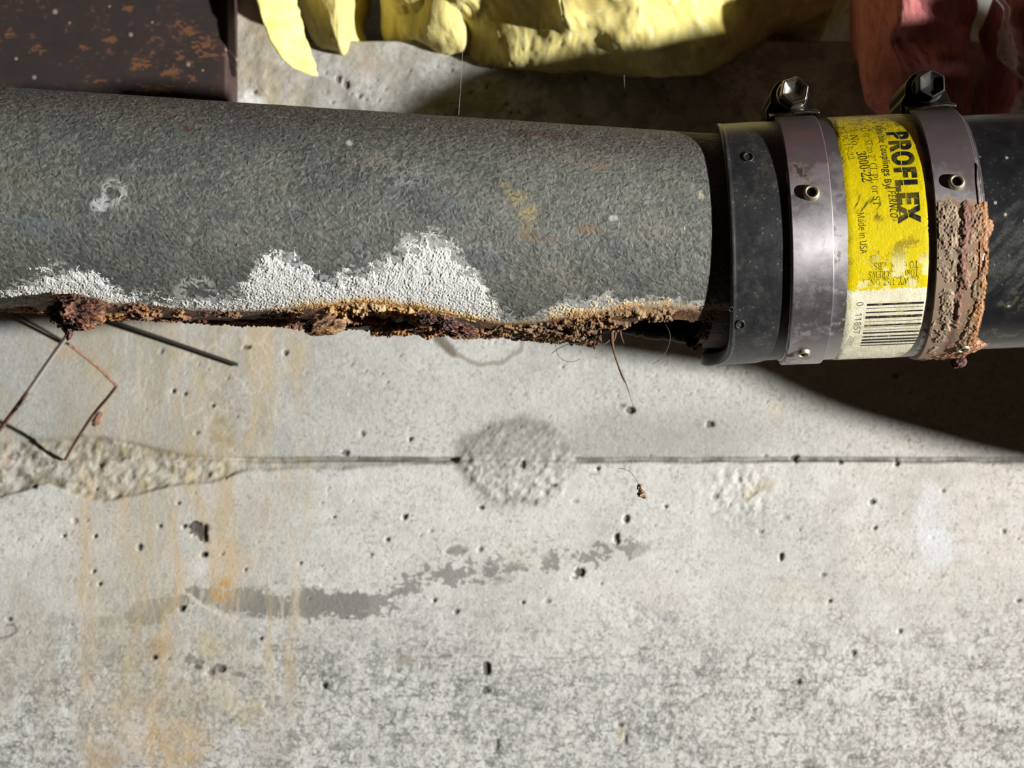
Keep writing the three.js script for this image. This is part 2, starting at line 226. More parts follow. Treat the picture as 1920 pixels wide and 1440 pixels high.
    for (const [x, y, a, b, t, col] of [[415, 1105, 30, 34, .75, [0.48, 0.28, 0.09]], [425, 1040, 40, 60, .4, [0.5, 0.35, 0.18]], [415, 815, 24, 40, .6, [0.30, 0.23, 0.10]], [290, 1215, 30, 34, .6, [0.35, 0.25, 0.13]], [310, 1390, 80, 60, .65, [0.46, 0.32, 0.16]], [245, 1330, 60, 60, .4, [0.45, 0.35, 0.22]], [390, 1205, 34, 30, .5, [0.42, 0.36, 0.19]], [215, 1420, 40, 40, .5, [0.33, 0.23, 0.12]], [330, 1310, 50, 40, .4, [0.36, 0.3, 0.2]], [455, 1330, 40, 40, .4, [0.45, 0.37, 0.2]], [180, 1050, 22, 90, .3, [0.47, 0.42, 0.28]], [120, 655, 50, 26, .35, [0.42, 0.30, 0.2]], [115, 660, 14, 18, .5, [0.5, 0.28, 0.17]], [290, 850, 110, 12, .45, [0.26, 0.22, 0.12]], [608, 825, 12, 9, .5, [0.4, 0.33, 0.22]], [10, 850, 12, 40, .35, [0.5, 0.33, 0.24]]]) { const d = Math.hypot((X - x) / a, (Y - y) / b) + 0.75 * fbm(X * 0.035 + x, Y * 0.035, 4); c = mix3(c, col, t * sstep(1.15, 0.45, d) * (0.35 + 0.75 * sstep(-0.3, 0.3, fbm(X * 0.085 + x, Y * 0.085, 4)))); }
    c = mix3(c, [0.34, 0.34, 0.325], 0.35 * sstep(860, 700, Y) * sstep(330, 120, X) * sstep(-0.3, 0.2, mid));
  }
  for (const [x, y, a, b, t, col] of [[761, 1236, 24, 17, .7, [0.25, 0.22, 0.18]], [1740, 970, 26, 60, .5, [0.62, 0.62, 0.66]], [1755, 1030, 50, 46, .55, [0.62, 0.62, 0.66]], [1410, 920, 20, 18, .45, [0.42, 0.34, 0.2]], [1440, 910, 16, 18, .4, [0.42, 0.33, 0.2]], [1453, 770, 22, 18, .35, [0.48, 0.41, 0.26]], [1165, 1372, 10, 26, .5, [0.36, 0.3, 0.2]], [1235, 1110, 60, 40, .3, [0.5, 0.44, 0.37]], [980, 1040, 60, 30, .3, [0.5, 0.48, 0.38]], [1500, 1115, 60, 30, .3, [0.5, 0.45, 0.36]], [1800, 890, 120, 25, .3, [0.36, 0.33, 0.29]], [1580, 940, 50, 30, .3, [0.36, 0.33, 0.3]], [640, 130, 120, 50, .35, [0.33, 0.31, 0.27]], [695, 120, 22, 16, .4, [0.36, 0.26, 0.2]], [470, 190, 30, 22, .6, [0.7, 0.7, 0.7]]]) { const d = Math.hypot((X - x) / a, (Y - y) / b) + 0.75 * fbm(X * 0.035 + x, Y * 0.035, 4); c = mix3(c, col, t * sstep(1.1, 0.5, d)); }
  // thin root print left on the face below the pipe
  { const d = polyDist(X + 4 * fbm(Y * 0.05, 2, 2), Y + 4 * fbm(X * 0.05, 8, 2), [[810, 620], [850, 665], [905, 685], [945, 680], [975, 655], [985, 630]]); if (Y > 600 && Y < 710) c = mix3(c, [0.24, 0.215, 0.17], 0.75 * sstep(6, 2, d)); const e = polyDist(X, Y, [[822, 635], [850, 660]]); if (e < 20) c = mix3(c, [0.13, 0.115, 0.085], 0.85 * sstep(13, 3, e + 5 * mid)); }
  for (const [x, y, a, b, t, col] of [[368, 990, 14, 13, .97, [0.012, 0.01, 0.009]], [378, 1003, 7, 12, .95, [0.014, 0.012, 0.01]], [390, 990, 9, 10, .7, [0.27, 0.26, 0.255]], [384, 1039, 7, 6, .9, [0.015, 0.013, 0.011]], [342, 1140, 7, 7, .9, [0.02, 0.017, 0.014]], [912, 1252, 6, 15, .9, [0.03, 0.028, 0.018]], [1087, 1072, 10, 8, .85, [0.05, 0.048, 0.036]], [1182, 769, 9, 7, .8, [0.07, 0.065, 0.035]], [855, 1031, 20, 10, .7, [0.2, 0.19, 0.17]], [358, 1236, 12, 10, .7, [0.13, 0.12, 0.11]], [372, 1250, 10, 6, .8, [0.05, 0.045, 0.04]], [412, 1252, 14, 9, .7, [0.08, 0.07, 0.055]], [450, 1264, 16, 6, .6, [0.08, 0.075, 0.06]]]) { const dx = (X - x) / a, dy = (Y - y) / b; if (dx * dx + dy * dy < 4) c = mix3(c, col, t * sstep(1.1, 0.75, Math.hypot(dx, dy) + 0.45 * fbm(X * 0.14 + x, Y * 0.14, 3))); }
  { const d = polyDist(X, Y, [[345, 1108], [385, 1138], [440, 1166]]); if (d < 12) c = mix3(c, [0.56, 0.52, 0.44], 0.75 * sstep(5, 1, d + 2 * fine)); const e = polyDist(X, Y, [[14, 1172], [26, 1170], [33, 1182], [20, 1192], [0, 1197]]); if (e < 8) c = mix3(c, [0.12, 0.11, 0.10], 0.7 * sstep(3.6, 1, e)); }
  const p = pit(X, Y); c = mix3(c, [0.085, 0.078, 0.06], 0.8 * sstep(0.15, 0.8, p));
  const sp = n2(X * 0.5 + 90 + Y * 0.2, Y * 0.5 - X * 0.2) + 0.25 * gr; if (sp > 0.72) c = mix3(c, [0.17, 0.16, 0.14], Math.min(0.7, (sp - 0.72) * 3.4) * (0.4 + 0.6 * sstep(880, 960, Y)));
  return c;
}
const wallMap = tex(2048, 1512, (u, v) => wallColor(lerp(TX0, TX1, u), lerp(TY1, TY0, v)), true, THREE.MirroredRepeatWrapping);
const wallBump = tex(2048, 1512, (u, v) => {
  const X = lerp(TX0, TX1, u), Y = lerp(TY1, TY0, v), low = sstep(1000, 1250, Y);
  let b = 0.62 + 0.06 * n2(X * 0.33, Y * 0.33) + 0.06 * n2(X * 0.7, Y * 0.7) + 0.05 * fbm(X * 0.11, Y * 0.11, 2) * (0.5 + low) - 0.1 * pit(X, Y);
  if (low > 0) b -= low * 0.08 * sstep(0.06, 0.01, Math.abs(fbm(X * 0.028 + 0.5 * n2(X * 0.1, Y * 0.1), Y * 0.031, 5))); return b;
}, false, THREE.MirroredRepeatWrapping);
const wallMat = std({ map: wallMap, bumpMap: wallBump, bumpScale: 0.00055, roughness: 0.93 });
const ledgeY = 0.131;
function axisCoords(lo, hi, step, ends) { const a = []; for (let x = lo; x <= hi + 1e-9; x += step) a.push(x); let s = step, x = lo; const pre = []; while (x > ends[0]) { s *= 1.7; x = Math.max(ends[0], x - s); pre.unshift(x); } s = step; x = a[a.length - 1]; while (x < ends[1]) { s *= 1.7; x = Math.min(ends[1], x + s); a.push(x); } return pre.concat(a); }
{
  const xs = axisCoords(-0.212, 0.212, 0.00062, [-1.25, 2.85]), ys = axisCoords(-0.158, 0.158, 0.00062, [-0.62, 0.44]);
  const g = grid(xs.length - 1, ys.length - 1, (i, j, o) => {
    const x = xs[i], y = ys[j], X = 960 + x / WPX, Y = 720 - y / WPX, recess = y > ledgeY && x > -0.083 + 0.004 * n2(y * 90, 8);
    const inside = Math.abs(x) < 0.23 && Math.abs(y) < 0.17;
    o.p.set(x, y, WALL_Z + (inside ? wallHeight(X, Y) : 0) - (recess ? 0.13 : 0)); o.uv = [(X - TX0) / (TX1 - TX0), (TY1 - Y) / (TY1 - TY0)];
  });
  const back = new THREE.BoxGeometry(4.1, 1.06, 0.1); back.translate(0.8, -0.09, -0.36); const uv = back.attributes.uv; for (let i = 0; i < uv.count; i++) uv.setXY(i, uv.getX(i) * 5, uv.getY(i) * 3);
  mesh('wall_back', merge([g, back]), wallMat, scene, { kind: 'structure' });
}
const roomMat = std({ color: 0x8d7c6c, roughness: 0.95, map: tex(256, 256, (u, v) => { const k = 0.75 + 0.25 * fbm(u * 12, v * 12, 4); return [k, k, k]; }, true, THREE.RepeatWrapping) });
const boardMat = std({ color: 0x6a4a32, roughness: 0.9, map: roomMat.map });
const slab = (name, w, h, d, x, y, z, m) => { const g = new THREE.BoxGeometry(w, h, d); g.translate(x, y, z); return mesh(name, g, m, scene, { kind: 'structure' }); };
slab('floor', 4.3, 0.1, 2.3, 0.8, -0.66, 0.7, roomMat);
slab('ceiling', 4.3, 0.1, 2.3, 0.8, 0.48, 0.7, boardMat);
slab('wall_left', 0.1, 1.04, 2.3, -1.3, -0.09, 0.7, roomMat);
slab('wall_right', 0.1, 1.04, 2.3, 2.9, -0.09, 0.7, roomMat);
slab('wall_front', 4.3, 1.04, 0.1, 0.8, -0.09, 1.8, roomMat);

// ------------------------------------------------------------------ dark beam end, upper left
{
  const p = at(427, 0, -0.128), yB = at(0, 420, -0.13).y, w = 0.13, h = 0.30 - yB;
  const g = new RoundedBoxGeometry(w, h, 0.021, 3, 0.0015);
  g.translate(p.x - w / 2, yB + h / 2, -0.1385);
  const pos = g.attributes.position, uv = g.attributes.uv; for (let i = 0; i < pos.count; i++) uv.setXY(i, (pos.getX(i) - p.x + w) / w, (pos.getY(i) - yB) / h);
  const spots = [[65, 92, 18, 10], [210, 75, 16, 9], [265, 120, 26, 14], [290, 168, 40, 9], [335, 105, 12, 10], [380, 85, 24, 20], [350, 60, 22, 16], [330, 45, 10, 8], [400, 105, 26, 7], [320, 135, 20, 14], [355, 118, 10, 8], [18, 62, 12, 8], [155, 88, 10, 8], [190, 152, 14, 6], [360, 148, 10, 8], [240, 15, 10, 8]].map(([X, Y, a, b]) => { const q = at(X, Y, -0.128); return [q.x, q.y, a * 0.548 / FOCAL, b * 0.548 / FOCAL]; });
  const dust = [[103, 22, 6], [245, 65, 5], [64, 145, 5], [353, 121, 5], [30, 110, 4], [130, 43, 3], [285, 42, 3], [380, 132, 3], [425, 92, 4], [430, 110, 4], [205, 12, 3]].map(([X, Y, r]) => { const q = at(X, Y, -0.128); return [q.x, q.y, r * 0.548 / FOCAL]; });
  const map = tex(900, 1400, (u, v) => {
    const x = p.x - w + u * w, y = yB + v * h, grain = fbm(x * 240, y * 900, 4), mott = fbm(x * 120, y * 120, 4);
    let c = mix3([0.015, 0.0105, 0.009], [0.030, 0.018, 0.0155], 0.5 + 0.5 * mott + 0.25 * grain);
    c = mix3(c, [0.07, 0.022, 0.017], 0.35 * sstep(p.x - 0.006, p.x - 0.001, x + 0.002 * mott));
    for (const [sx, sy, a, b] of spots) { const d = Math.hypot((x - sx) / a, (y - sy) / b) + 1.5 * fbm(x * 700, y * 1300, 4); if (d < 1.2) c = mix3(c, [0.17, 0.066, 0.022], 0.75 * sstep(0.95, 0.25, d)); }
    for (const [sx, sy, r] of dust) { const d = Math.hypot(x - sx, y - sy) / r; if (d < 1.2) c = mix3(c, [0.25, 0.19, 0.16], sstep(1.1, 0.4, d)); }
    const k = fbm(x * 500 + 9, y * 700, 3); if (k > 0.25) c = mix3(c, [0.17, 0.07, 0.04], (k - 0.25) * 1.3 * sstep(-0.1, 0.35, mott));
    return c;
  });
  const b = mesh('beam', g, std({ map, roughness: 0.75, bumpMap: map, bumpScale: 0.0004 }), scene);
  tag(b, 'dark brown beam end with orange worn spots, against the concrete behind the pipe', 'beam');
}

// ------------------------------------------------------------------ steel drain pipe, rotted through along its underside
const F1 = frame(at(0, 374, 0.018), at(1350, 454, 0).sub(at(0, 374, 0.018)));
const R1 = 0.0299, S0 = -0.16, S1 = 0.222;
const sAt = (X) => F1.hit(X, 374 + 0.0593 * X, R1).s;                // axis coordinate of a pixel column
const S_A = sAt(0), S_B = sAt(1300), S_SLOPE = (S_B - S_A) / 1300, colX = (s) => (s - S_A) / S_SLOPE;   // back from s to a photo column
const edge = (pts) => { const q = pts.map(([X, Y]) => { const h = F1.hit(X, Y, R1); return [h.s, h.phi / D]; }); return curve(q); };
const depTop = edge([[-40, 556], [0, 548], [40, 524], [90, 503], [130, 500], [170, 507], [205, 530], [235, 549], [270, 552], [300, 558], [350, 560], [400, 552], [440, 545], [465, 520], [480, 492], [500, 480], [530, 473], [558, 476], [574, 498], [590, 518], [620, 517], [650, 510], [700, 496], [740, 470], [765, 442], [800, 428], [830, 440], [850, 456], [880, 490], [900, 515], [920, 548], [940, 578], [970, 592], [1000, 588], [1030, 580], [1050, 568], [1080, 556], [1110, 551], [1180, 552], [1200, 560], [1250, 556], [1300, 560], [1340, 566]]);
const rustTop = edge([[-40, 577], [0, 575], [60, 571], [95, 562], [130, 556], [165, 562], [200, 568], [250, 568], [300, 572], [350, 578], [420, 582], [480, 581], [540, 577], [570, 575], [600, 574], [640, 568], [680, 566], [740, 570], [790, 576], [830, 586], [880, 596], [950, 606], [1000, 602], [1060, 594], [1100, 588], [1150, 580], [1200, 574], [1250, 573], [1300, 578], [1340, 582]]);
const holeTop = edge([[1155, 616], [1175, 607], [1200, 600], [1240, 599], [1290, 601], [1325, 604], [1345, 606]]);
const holeBack = (s) => { const t = clamp((s - sHole0) / (sHole1 - sHole0)); return lerp(-122, -108, t) + 14 * Math.pow(1 - t, 10) + 1.2 * n2(s * 600, 4); };
const slotTop = edge([[540, 596], [580, 592], [640, 590], [700, 594], [760, 598], [830, 606], [900, 612], [1000, 614], [1100, 606], [1150, 612]]);
const sHole0 = sAt(1158), sHole1 = sAt(1352), sSlot0 = sAt(548), sSlot1 = sAt(1150);
function inHole(s, phi) {                                            // phi in degrees
  if (s > sHole0 && s < sHole1 && phi < holeTop(s) + 0.8 * n2(s * 900, 1) && phi > holeBack(s)) return true;
  return s > sSlot0 && s < sSlot1 && phi < slotTop(s) - 3 + 3 * n2(s * 500, 7) && phi > -80 + 4 * n2(s * 350, 9);
}
const ochreAt = curve([[0, 0.15], [70, 0.7], [120, 1], [165, 0.9], [205, 0.15], [480, 0.15], [560, 0.7], [640, 1], [860, 1], [950, 0.6], [1100, 0.7], [1320, 0.8]]);
const pipe = thing('steel_drain_pipe', 'corroded grey steel drain pipe with white crust and a rotted rusty underside', 'pipe', F1.P0);
pipe.quaternion.copy(F1.quat);
const PH0 = -130, PH1 = 130;                                        // textured arc
const f1 = (X, Y) => F1.hit(X, Y, R1);
const marks = [[215, 360, 21, 26, 'ring'], [185, 385, 16, 14, 'white'], [655, 268, 8, 6, 'white'], [965, 375, 30, 22, 'ochre'], [985, 400, 26, 22, 'ochre'], [985, 425, 18, 20, 'ochre2'], [945, 345, 14, 14, 'ochre2'], [1120, 312, 30, 8, 'orange'], [1150, 408, 12, 8, 'white'], [1315, 365, 6, 10, 'cream'], [690, 480, 50, 25, 'white2'], [900, 475, 60, 30, 'white2'], [255, 312, 18, 8, 'white2'], [430, 330, 22, 10, 'white2'], [548, 388, 10, 10, 'white2'], [35, 330, 40, 30, 'olive'], [560, 340, 60, 40, 'olive'], [362, 548, 44, 26, 'ring'], [230, 385, 40, 12, 'white2'], [770, 330, 60, 26, 'white2'], [1050, 520, 90, 30, 'tan'], [800, 380, 80, 30, 'blue'], [1180, 480, 70, 30, 'blue'], [700, 300, 90, 30, 'tan'], [1120, 300, 120, 20, 'tan'], [470, 250, 120, 20, 'dark2'], [1010, 250, 90, 10, 'rust'], [300, 200, 90, 14, 'olive'], [355, 243, 16, 6, 'rust'], [250, 252, 14, 3, 'dark'], [1250, 330, 40, 20, 'tan'], [1100, 430, 40, 14, 'orange2'], [1230, 430, 60, 30, 'tan'], [1000, 445, 40, 10, 'orange2'], [830, 455, 22, 14, 'dark2'], [900, 490, 60, 22, 'dark2'], [60, 415, 100, 6, 'blue'], [180, 418, 60, 4, 'dark2'], [420, 405, 100, 8, 'dark2'], [560, 520, 18, 30, 'blue'], [90, 430, 70, 20, 'blue']].map(([X, Y, a, b, kind]) => { const h = f1(X, Y), k = f1(X, Y + 5); return [h.s, h.phi / D, a * S_SLOPE, b * Math.abs(k.phi - h.phi) / D / 5, kind]; });
const markCol = { ring: [0.34, 0.34, 0.32], white: [0.45, 0.45, 0.43], white2: [0.23, 0.24, 0.24], ochre: [0.27, 0.21, 0.08], ochre2: [0.18, 0.155, 0.075], orange: [0.17, 0.115, 0.065], orange2: [0.16, 0.10, 0.055], cream: [0.42, 0.38, 0.25], olive: [0.095, 0.092, 0.055], rust: [0.07, 0.032, 0.027], dark: [0.02, 0.02, 0.024], dark2: [0.05, 0.054, 0.062], tan: [0.175, 0.15, 0.11], blue: [0.09, 0.112, 0.128] };
function pipeGrain(s, a) {                                          // metres in both directions
  const w = 0.0006 * n2(s * 700, a * 700); const x = s + w, y = a + 0.0005 * n2(s * 650 + 40, a * 650);
  return 0.5 * n2(x * 1100 - y * 380, y * 1250 + x * 300) + 0.32 * n2(x * 2300 + 7, y * 2100) + 0.18 * n2(x * 4200, y * 4200);
}
function pipeColor(s, ph) {
  const a = ph * D * R1, g = pipeGrain(s, a), mott = fbm(s * 70, a * 90, 4), mott2 = fbm(s * 240 + 5, a * 260, 4), X = colX(s);
  let c = mix3([0.060, 0.064, 0.058], [0.124, 0.126, 0.110], clamp(0.32 + 0.5 * mott + 0.25 * mott2 + 0.5 * sstep(500, 1200, X + 200 * mott) * 0.7));
  const dust = sstep(24, 58, ph + 14 * mott + 8 * mott2); c = mix3(c, [0.062, 0.047, 0.041], 0.8 * dust * (0.75 + 0.3 * g));  // brown dust, deepened to paint in the shading of the top
  const k = 1 + 0.6 * g; c = [c[0] * k, c[1] * k, c[2] * k];
  c = mix3(c, [0.20, 0.195, 0.165], 0.4 * sstep(0.3, 0.65, n2(s * 1500 + 3, a * 1500) + 0.35 * mott2));
  c = mix3(c, [0.035, 0.035, 0.035], 0.5 * sstep(0.45, 0.8, n2(s * 1300 + 70, a * 1700)));
  for (const [ms, mp, ws, wp, kind] of marks) { const dx = (s - ms) / ws, dy = (ph - mp) / wp; if (dx * dx + dy * dy > 5) continue; let d = Math.hypot(dx, dy) + 0.6 * mott2 + 0.25 * g; let m = kind === 'ring' ? sstep(0.42, 0.1, Math.abs(d - 0.75)) : sstep(1.15, 0.5, d); c = mix3(c, markCol[kind], m * (kind === 'olive' || kind === 'blue' || kind === 'dark2' ? 0.5 * sstep(-0.35, 0.45, mott + 0.6 * g) : kind === 'white2' || kind === 'tan' ? 0.5 * sstep(-0.2, 0.35, g) : 0.75 * sstep(-0.45, 0.15, g))); }
  // powdery bloom round the crust, ochre tide line, bare rust below
  const dt = depTop(s) - ph, rt = rustTop(s) - ph, n = 2.2 * mott2 + 2.0 * g;
  const haze = sstep(-4.5, 1.5, dt + n * 1.6); c = mix3(c, [0.42, 0.42, 0.41], haze * 0.6 * sstep(0.05, 0.5, g + 0.9 * mott2 + 0.12 * dt));
  const och = sstep(-5.5, -0.5, rt + n * 0.9); if (och > 0) c = mix3(c, mix3([0.42, 0.36, 0.22], [0.33, 0.17, 0.05], sstep(-2.5, 1, rt + n)), och * 0.8 * ochreAt(X));
  const ru = sstep(-0.5, 2.5, rt + n); if (ru > 0) c = mix3(c, mix3([0.035, 0.02, 0.012], [0.15, 0.07, 0.03], clamp(0.4 + 1.2 * mott2 + 0.5 * g)), ru);
  // two dark chips and hair cracks
  return c;
}
const pipeUV = (s, ph) => [(s - S0) / (S1 - S0), (ph - PH0) / (PH1 - PH0)];
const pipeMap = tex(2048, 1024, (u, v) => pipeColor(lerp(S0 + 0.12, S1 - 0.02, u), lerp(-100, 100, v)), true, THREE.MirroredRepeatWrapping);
const pipeBump = tex(2048, 1024, (u, v) => { const s = lerp(S0 + 0.12, S1 - 0.02, u), a = lerp(-100, 100, v) * D * R1; return 0.5 + 0.42 * pipeGrain(s, a) + 0.16 * fbm(s * 240, a * 260, 2); }, false, THREE.MirroredRepeatWrapping);
const pUV = (s, ph) => [(s - S0 - 0.12) / (S1 - S0 - 0.14), (ph + 100) / 200];
{
  const nu = 760, nv = 300, sOf = (i) => lerp(S0, S1, i / nu), pOf = (j) => lerp(-180, 180, j / nv);
  const keep = (i, j) => !inHole(sOf(i + 0.5), pOf(j + 0.5));
  const outer = grid(nu, nv, (i, j, o) => { const s = sOf(i), ph = pOf(j), a = ph * D * R1; cylP(o, s, R1 + 0.00012 * fbm(s * 160, a * 160, 3) * (Math.abs(ph) < 150 ? 1 : 0), ph * D); o.uv = pUV(s, ph); }, keep);
  const inner = grid(nu / 2, nv / 2, (i, j, o) => { const s = sOf(i * 2), ph = -pOf(j * 2); cylP(o, s, R1 - 0.0028, ph * D); o.uv = pUV(s, -80); }, (i, j) => { const s = sOf(i * 2 + 1), p = -pOf(j * 2 + 1); return !inHole(s, p); });
  const cap = (s, f) => grid(60, 1, (i, j, o) => { cylP(o, s, R1 - (j ? 0 : 0.0028), i / 60 * 2 * PI * f); o.uv = [0, 0.5]; });
  mesh('pipe_bore', inner, std({ color: 0x050403, roughness: 1 }), pipe, { label: 'inside of the pipe, its shade put in as black' });  // interior shade painted in as a near-black colour
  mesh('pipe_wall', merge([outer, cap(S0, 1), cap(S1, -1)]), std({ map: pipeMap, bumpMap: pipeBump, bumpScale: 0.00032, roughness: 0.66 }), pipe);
}
{ const g = tube([...Array(40).keys()].map((k) => { const s = lerp(sHole0 - 0.0006, sHole1, k / 39), ph = holeBack(s) * D; return V(s, (R1 - 0.0014) * Math.sin(ph), (R1 - 0.0014) * Math.cos(ph)); }), [...Array(40).keys()].map((k) => 0.0014 + 0.0003 * n2(k * 0.9, 2)), 160, 12); mesh('torn_edge', g, std({ color: 0x8d877e, roughness: 0.8, map: roomMat.map }), pipe, { label: 'pale far edge of the rotted hole' }); }
// (the ochre comes and goes along the pipe)
// white mineral crust: a granular shell that stands on the pipe
{
  const s0 = sAt(-60), s1 = sAt(1325), nu = 1420, nv = 250, p0 = -92, p1 = 6, sOf = (i) => lerp(s0, s1, i / nu), pOf = (j) => lerp(p0, p1, j / nv);
  const H = new Float32Array((nu + 1) * (nv + 1));
  const thin = curve([[0, 1], [230, 1], [270, 0.75], [440, 0.7], [480, 1], [880, 1], [930, 0.6], [960, 0.35], [1030, 0.4], [1085, 0.6], [1120, 0.9], [1180, 0.75], [1230, 0.5], [1320, 0.35]]);
  const g = grid(nu, nv, (i, j, o) => {
    const s = sOf(i), ph = pOf(j), a = ph * D * R1, X = colX(s), mott = fbm(s * 240 + 5, a * 260, 4), t = depTop(s) - ph, r = rustTop(s) - ph;
    const [d1] = cell(s * 1600 + 0.8 * n2(s * 700, a * 700), a * 1700 + 0.8 * n2(s * 700 + 9, a * 700)), gran = sstep(0.62, 0.05, d1), fine = n2(s * 3000, a * 3000), coarse = fbm(s * 520 + 3, a * 560, 3);
    let m = Math.min((t + 6.5 * mott + 4.5 * coarse - 0.9) * 0.11, (-r + 2.4 + 2.4 * mott) * 0.3); m = clamp(m, -1, 1) * thin(X);
    if (X > 690 && X < 900 && ph > -32) m -= 0.55 * sstep(-0.25, 0.3, fbm(s * 420 + 8, a * 420, 3));
    if (X > 580 && X < 760 && t < 8) m -= 0.5 * sstep(-0.05, 0.35, fbm(s * 300 + 2, a * 300, 3));
    const h = (m * 1.15 + 0.5 * gran + 0.3 * fine + 0.6 * coarse + 0.2 * mott - 0.66) * 0.00028; H[j * (nu + 1) + i] = h;
    cylP(o, s, R1 + Math.max(-0.0006, Math.min(h, 0.0005)), ph * D); o.uv = pUV(s, ph);
    const och = sstep(-6.5, -0.5, r + 3.5 * mott + 1.5 * fine) * ochreAt(X), cold = sstep(0.1, 0.5, fbm(s * 90 + 3, a * 120, 3));
    let c = mix3([0.60, 0.60, 0.57], [0.44, 0.47, 0.51], cold * 0.5 * sstep(900, 500, X)); c = mix3(c, [0.60, 0.52, 0.34], sstep(880, 1000, X) * 0.75);
    c = mix3(c, [0.62, 0.44, 0.20], clamp(och * 1.1)); c = mix3(c, [0.40, 0.2, 0.055], ochreAt(X) * sstep(-2.4, 0.5, r + 3 * mott + fine));
    const k = 0.82 + 0.25 * gran + 0.12 * fine; o.c = [c[0] * k, c[1] * k, c[2] * k];
  }, (i, j) => { const k = j * (nu + 1) + i; return !inHole(sOf(i), pOf(j) - 1) && Math.max(H[k], H[k + 1], H[k + nu + 1], H[k + nu + 2]) > -0.00015; }, true);
  mesh('mineral_crust', g, std({ vertexColors: true, roughness: 0.95 }), pipe, { label: 'white and ochre granular mineral crust' });
}
// flaking rust along the rotted underside
{
  const s0 = sAt(-80), s1 = sAt(1362), nu = 1330, nv = 170, sOf = (i) => lerp(s0, s1, i / nu);
  const Hd = new Float32Array((nu + 1) * (nv + 1));
  const amp = curve([[0, 0.5], [70, 0.7], [110, 1.5], [180, 1.3], [230, 0.9], [500, 0.9], [560, 1.3], [640, 1.5], [900, 1.1], [1000, 0.8], [1160, 1.1], [1320, 0.8]]);
  const g = grid(nu, nv, (i, j, o) => {
    const s = sOf(i), X = colX(s), top = rustTop(s) + 1.2, v = j / nv, ph = lerp(-104, top, v), a = ph * D * R1;
    const n1 = fbm3(s * 210, a * 260, 1.5, 4), n4 = fbm(s * 820 + 3, a * 820, 3), [c1, c2] = cell(s * 430 + 1.8 * n2(s * 260, a * 260), a * 760 + 1.5 * n2(s * 240 + 4, a * 240)), e = sstep(1, 0.86, v), eB = sstep(0, 0.12, v);
    const flake = sstep(0.02, 0.3, c2 - c1);
    const fine = n2(s * 2600, a * 2600);
    let h = (0.1 + 0.45 * sstep(1080, 1180, X) + 1.2 * n1 + 0.75 * n4 + 0.3 * flake + 0.22 * fine) * 0.0011 * amp(X);
    let cav = sstep(0.05, 0.32, fbm(s * 130 + 17, a * 330, 3)) * sstep(0.98, 0.85, v); if (X > 548 && X < 690) cav = Math.max(cav, sstep(-66, -69, ph + 4 * n1) * 0.6 * sstep(548, 580, X));
    h -= cav * 0.0022; h = lerp(-0.0002 + 0.0003 * n4, h, e); h *= eB;
    const gone = s > sHole0 && s < sHole1 && ph < holeTop(s) - 1 + 3 * n4; Hd[j * (nu + 1) + i] = gone ? 1 : 0;
    cylP(o, s, R1 + h, ph * D); o.uv = [s * 10, v];
    const q = clamp(0.5 + 0.8 * n1 + 0.5 * n4), tint = fbm(s * 160 + 40, a * 140, 3);
    let c = mix3([0.035, 0.018, 0.012], [0.15, 0.066, 0.03], q); c = mix3(c, [0.36, 0.165, 0.05], sstep(0.0, 0.4, tint + 0.35 * n4 + 0.2 * sstep(560, 640, X) * sstep(960, 880, X)) * 0.9); c = mix3(c, [0.14, 0.04, 0.022], sstep(0.0, 0.4, -tint + 0.3 * n1) * 0.5);
    c = mix3(c, [0.38, 0.28, 0.17], 0.5 * sstep(0.25, 0.6, n4 - 0.5 * cav)); c = mix3(c, mix3([0.42, 0.22, 0.065], [0.5, 0.38, 0.2], sstep(-0.1, 0.4, n1)), sstep(0.76, 0.97, v + 0.16 * n4 + 0.2 * n1) * 0.8 * (0.12 + 0.88 * ochreAt(X)) * sstep(-0.45, 0.0, tint + 0.3 * n4)); c = mix3(c, [0.022, 0.014, 0.01], cav * 0.55);
    if (X > 900) c = mix3(c, [0.15, 0.10, 0.06], 0.4);
    o.c = c;
  }, (i, j) => !Hd[j * (nu + 1) + i], true);
  mesh('rust_crust', g, std({ vertexColors: true, roughness: 0.82 }), pipe, { label: 'flaking dark brown and orange rust' });
}
function lump(seed, n, rx, ry, rz, amp, k, colorFn) {                // craggy nodule
  return grid(n, n >> 1, (i, j, o) => {
    const th = i / n * 2 * PI, f = j / (n >> 1) * PI, x = Math.sin(f) * Math.cos(th), y = Math.cos(f), z = -Math.sin(f) * Math.sin(th);
    const a = fbm3(x * k * 1.3 + seed, y * k * 1.3, z * k * 1.3, 6), b = Math.abs(fbm3(x * k * 2.2 + seed, y * k * 2.2, z * k * 2.2, 3)), w = fbm3(x * k * 6 + seed, y * k * 6, z * k * 6, 3), r = 1 + amp * (0.7 * a - 0.6 * b + 0.22 * w + 0.1);
    o.p.set(x * rx * r, y * ry * r, z * rz * r); o.uv = [i / n, j / n]; if (colorFn) o.c = colorFn(a, b, y);
  }, null, !!colorFn);
}
const rustCol = (a, b) => { let c = mix3([0.03, 0.012, 0.009], [0.15, 0.05, 0.027], clamp(0.4 + a * 1.3)); c = mix3(c, [0.24, 0.11, 0.05], sstep(0.25, 0.6, a)); return mix3(c, [0.010, 0.006, 0.005], sstep(0.1, 0.3, b) * 0.8); };
const rustMat = std({ vertexColors: true, roughness: 0.6 });
const inPipe = (X, Y, z) => at(X, Y, z).applyMatrix4(F1.inv);
function nodule(X, Y, z, geo, rot = 0) { geo.rotateZ(rot); const p = inPipe(X, Y, z); geo.translate(p.x, p.y, p.z); return geo; }
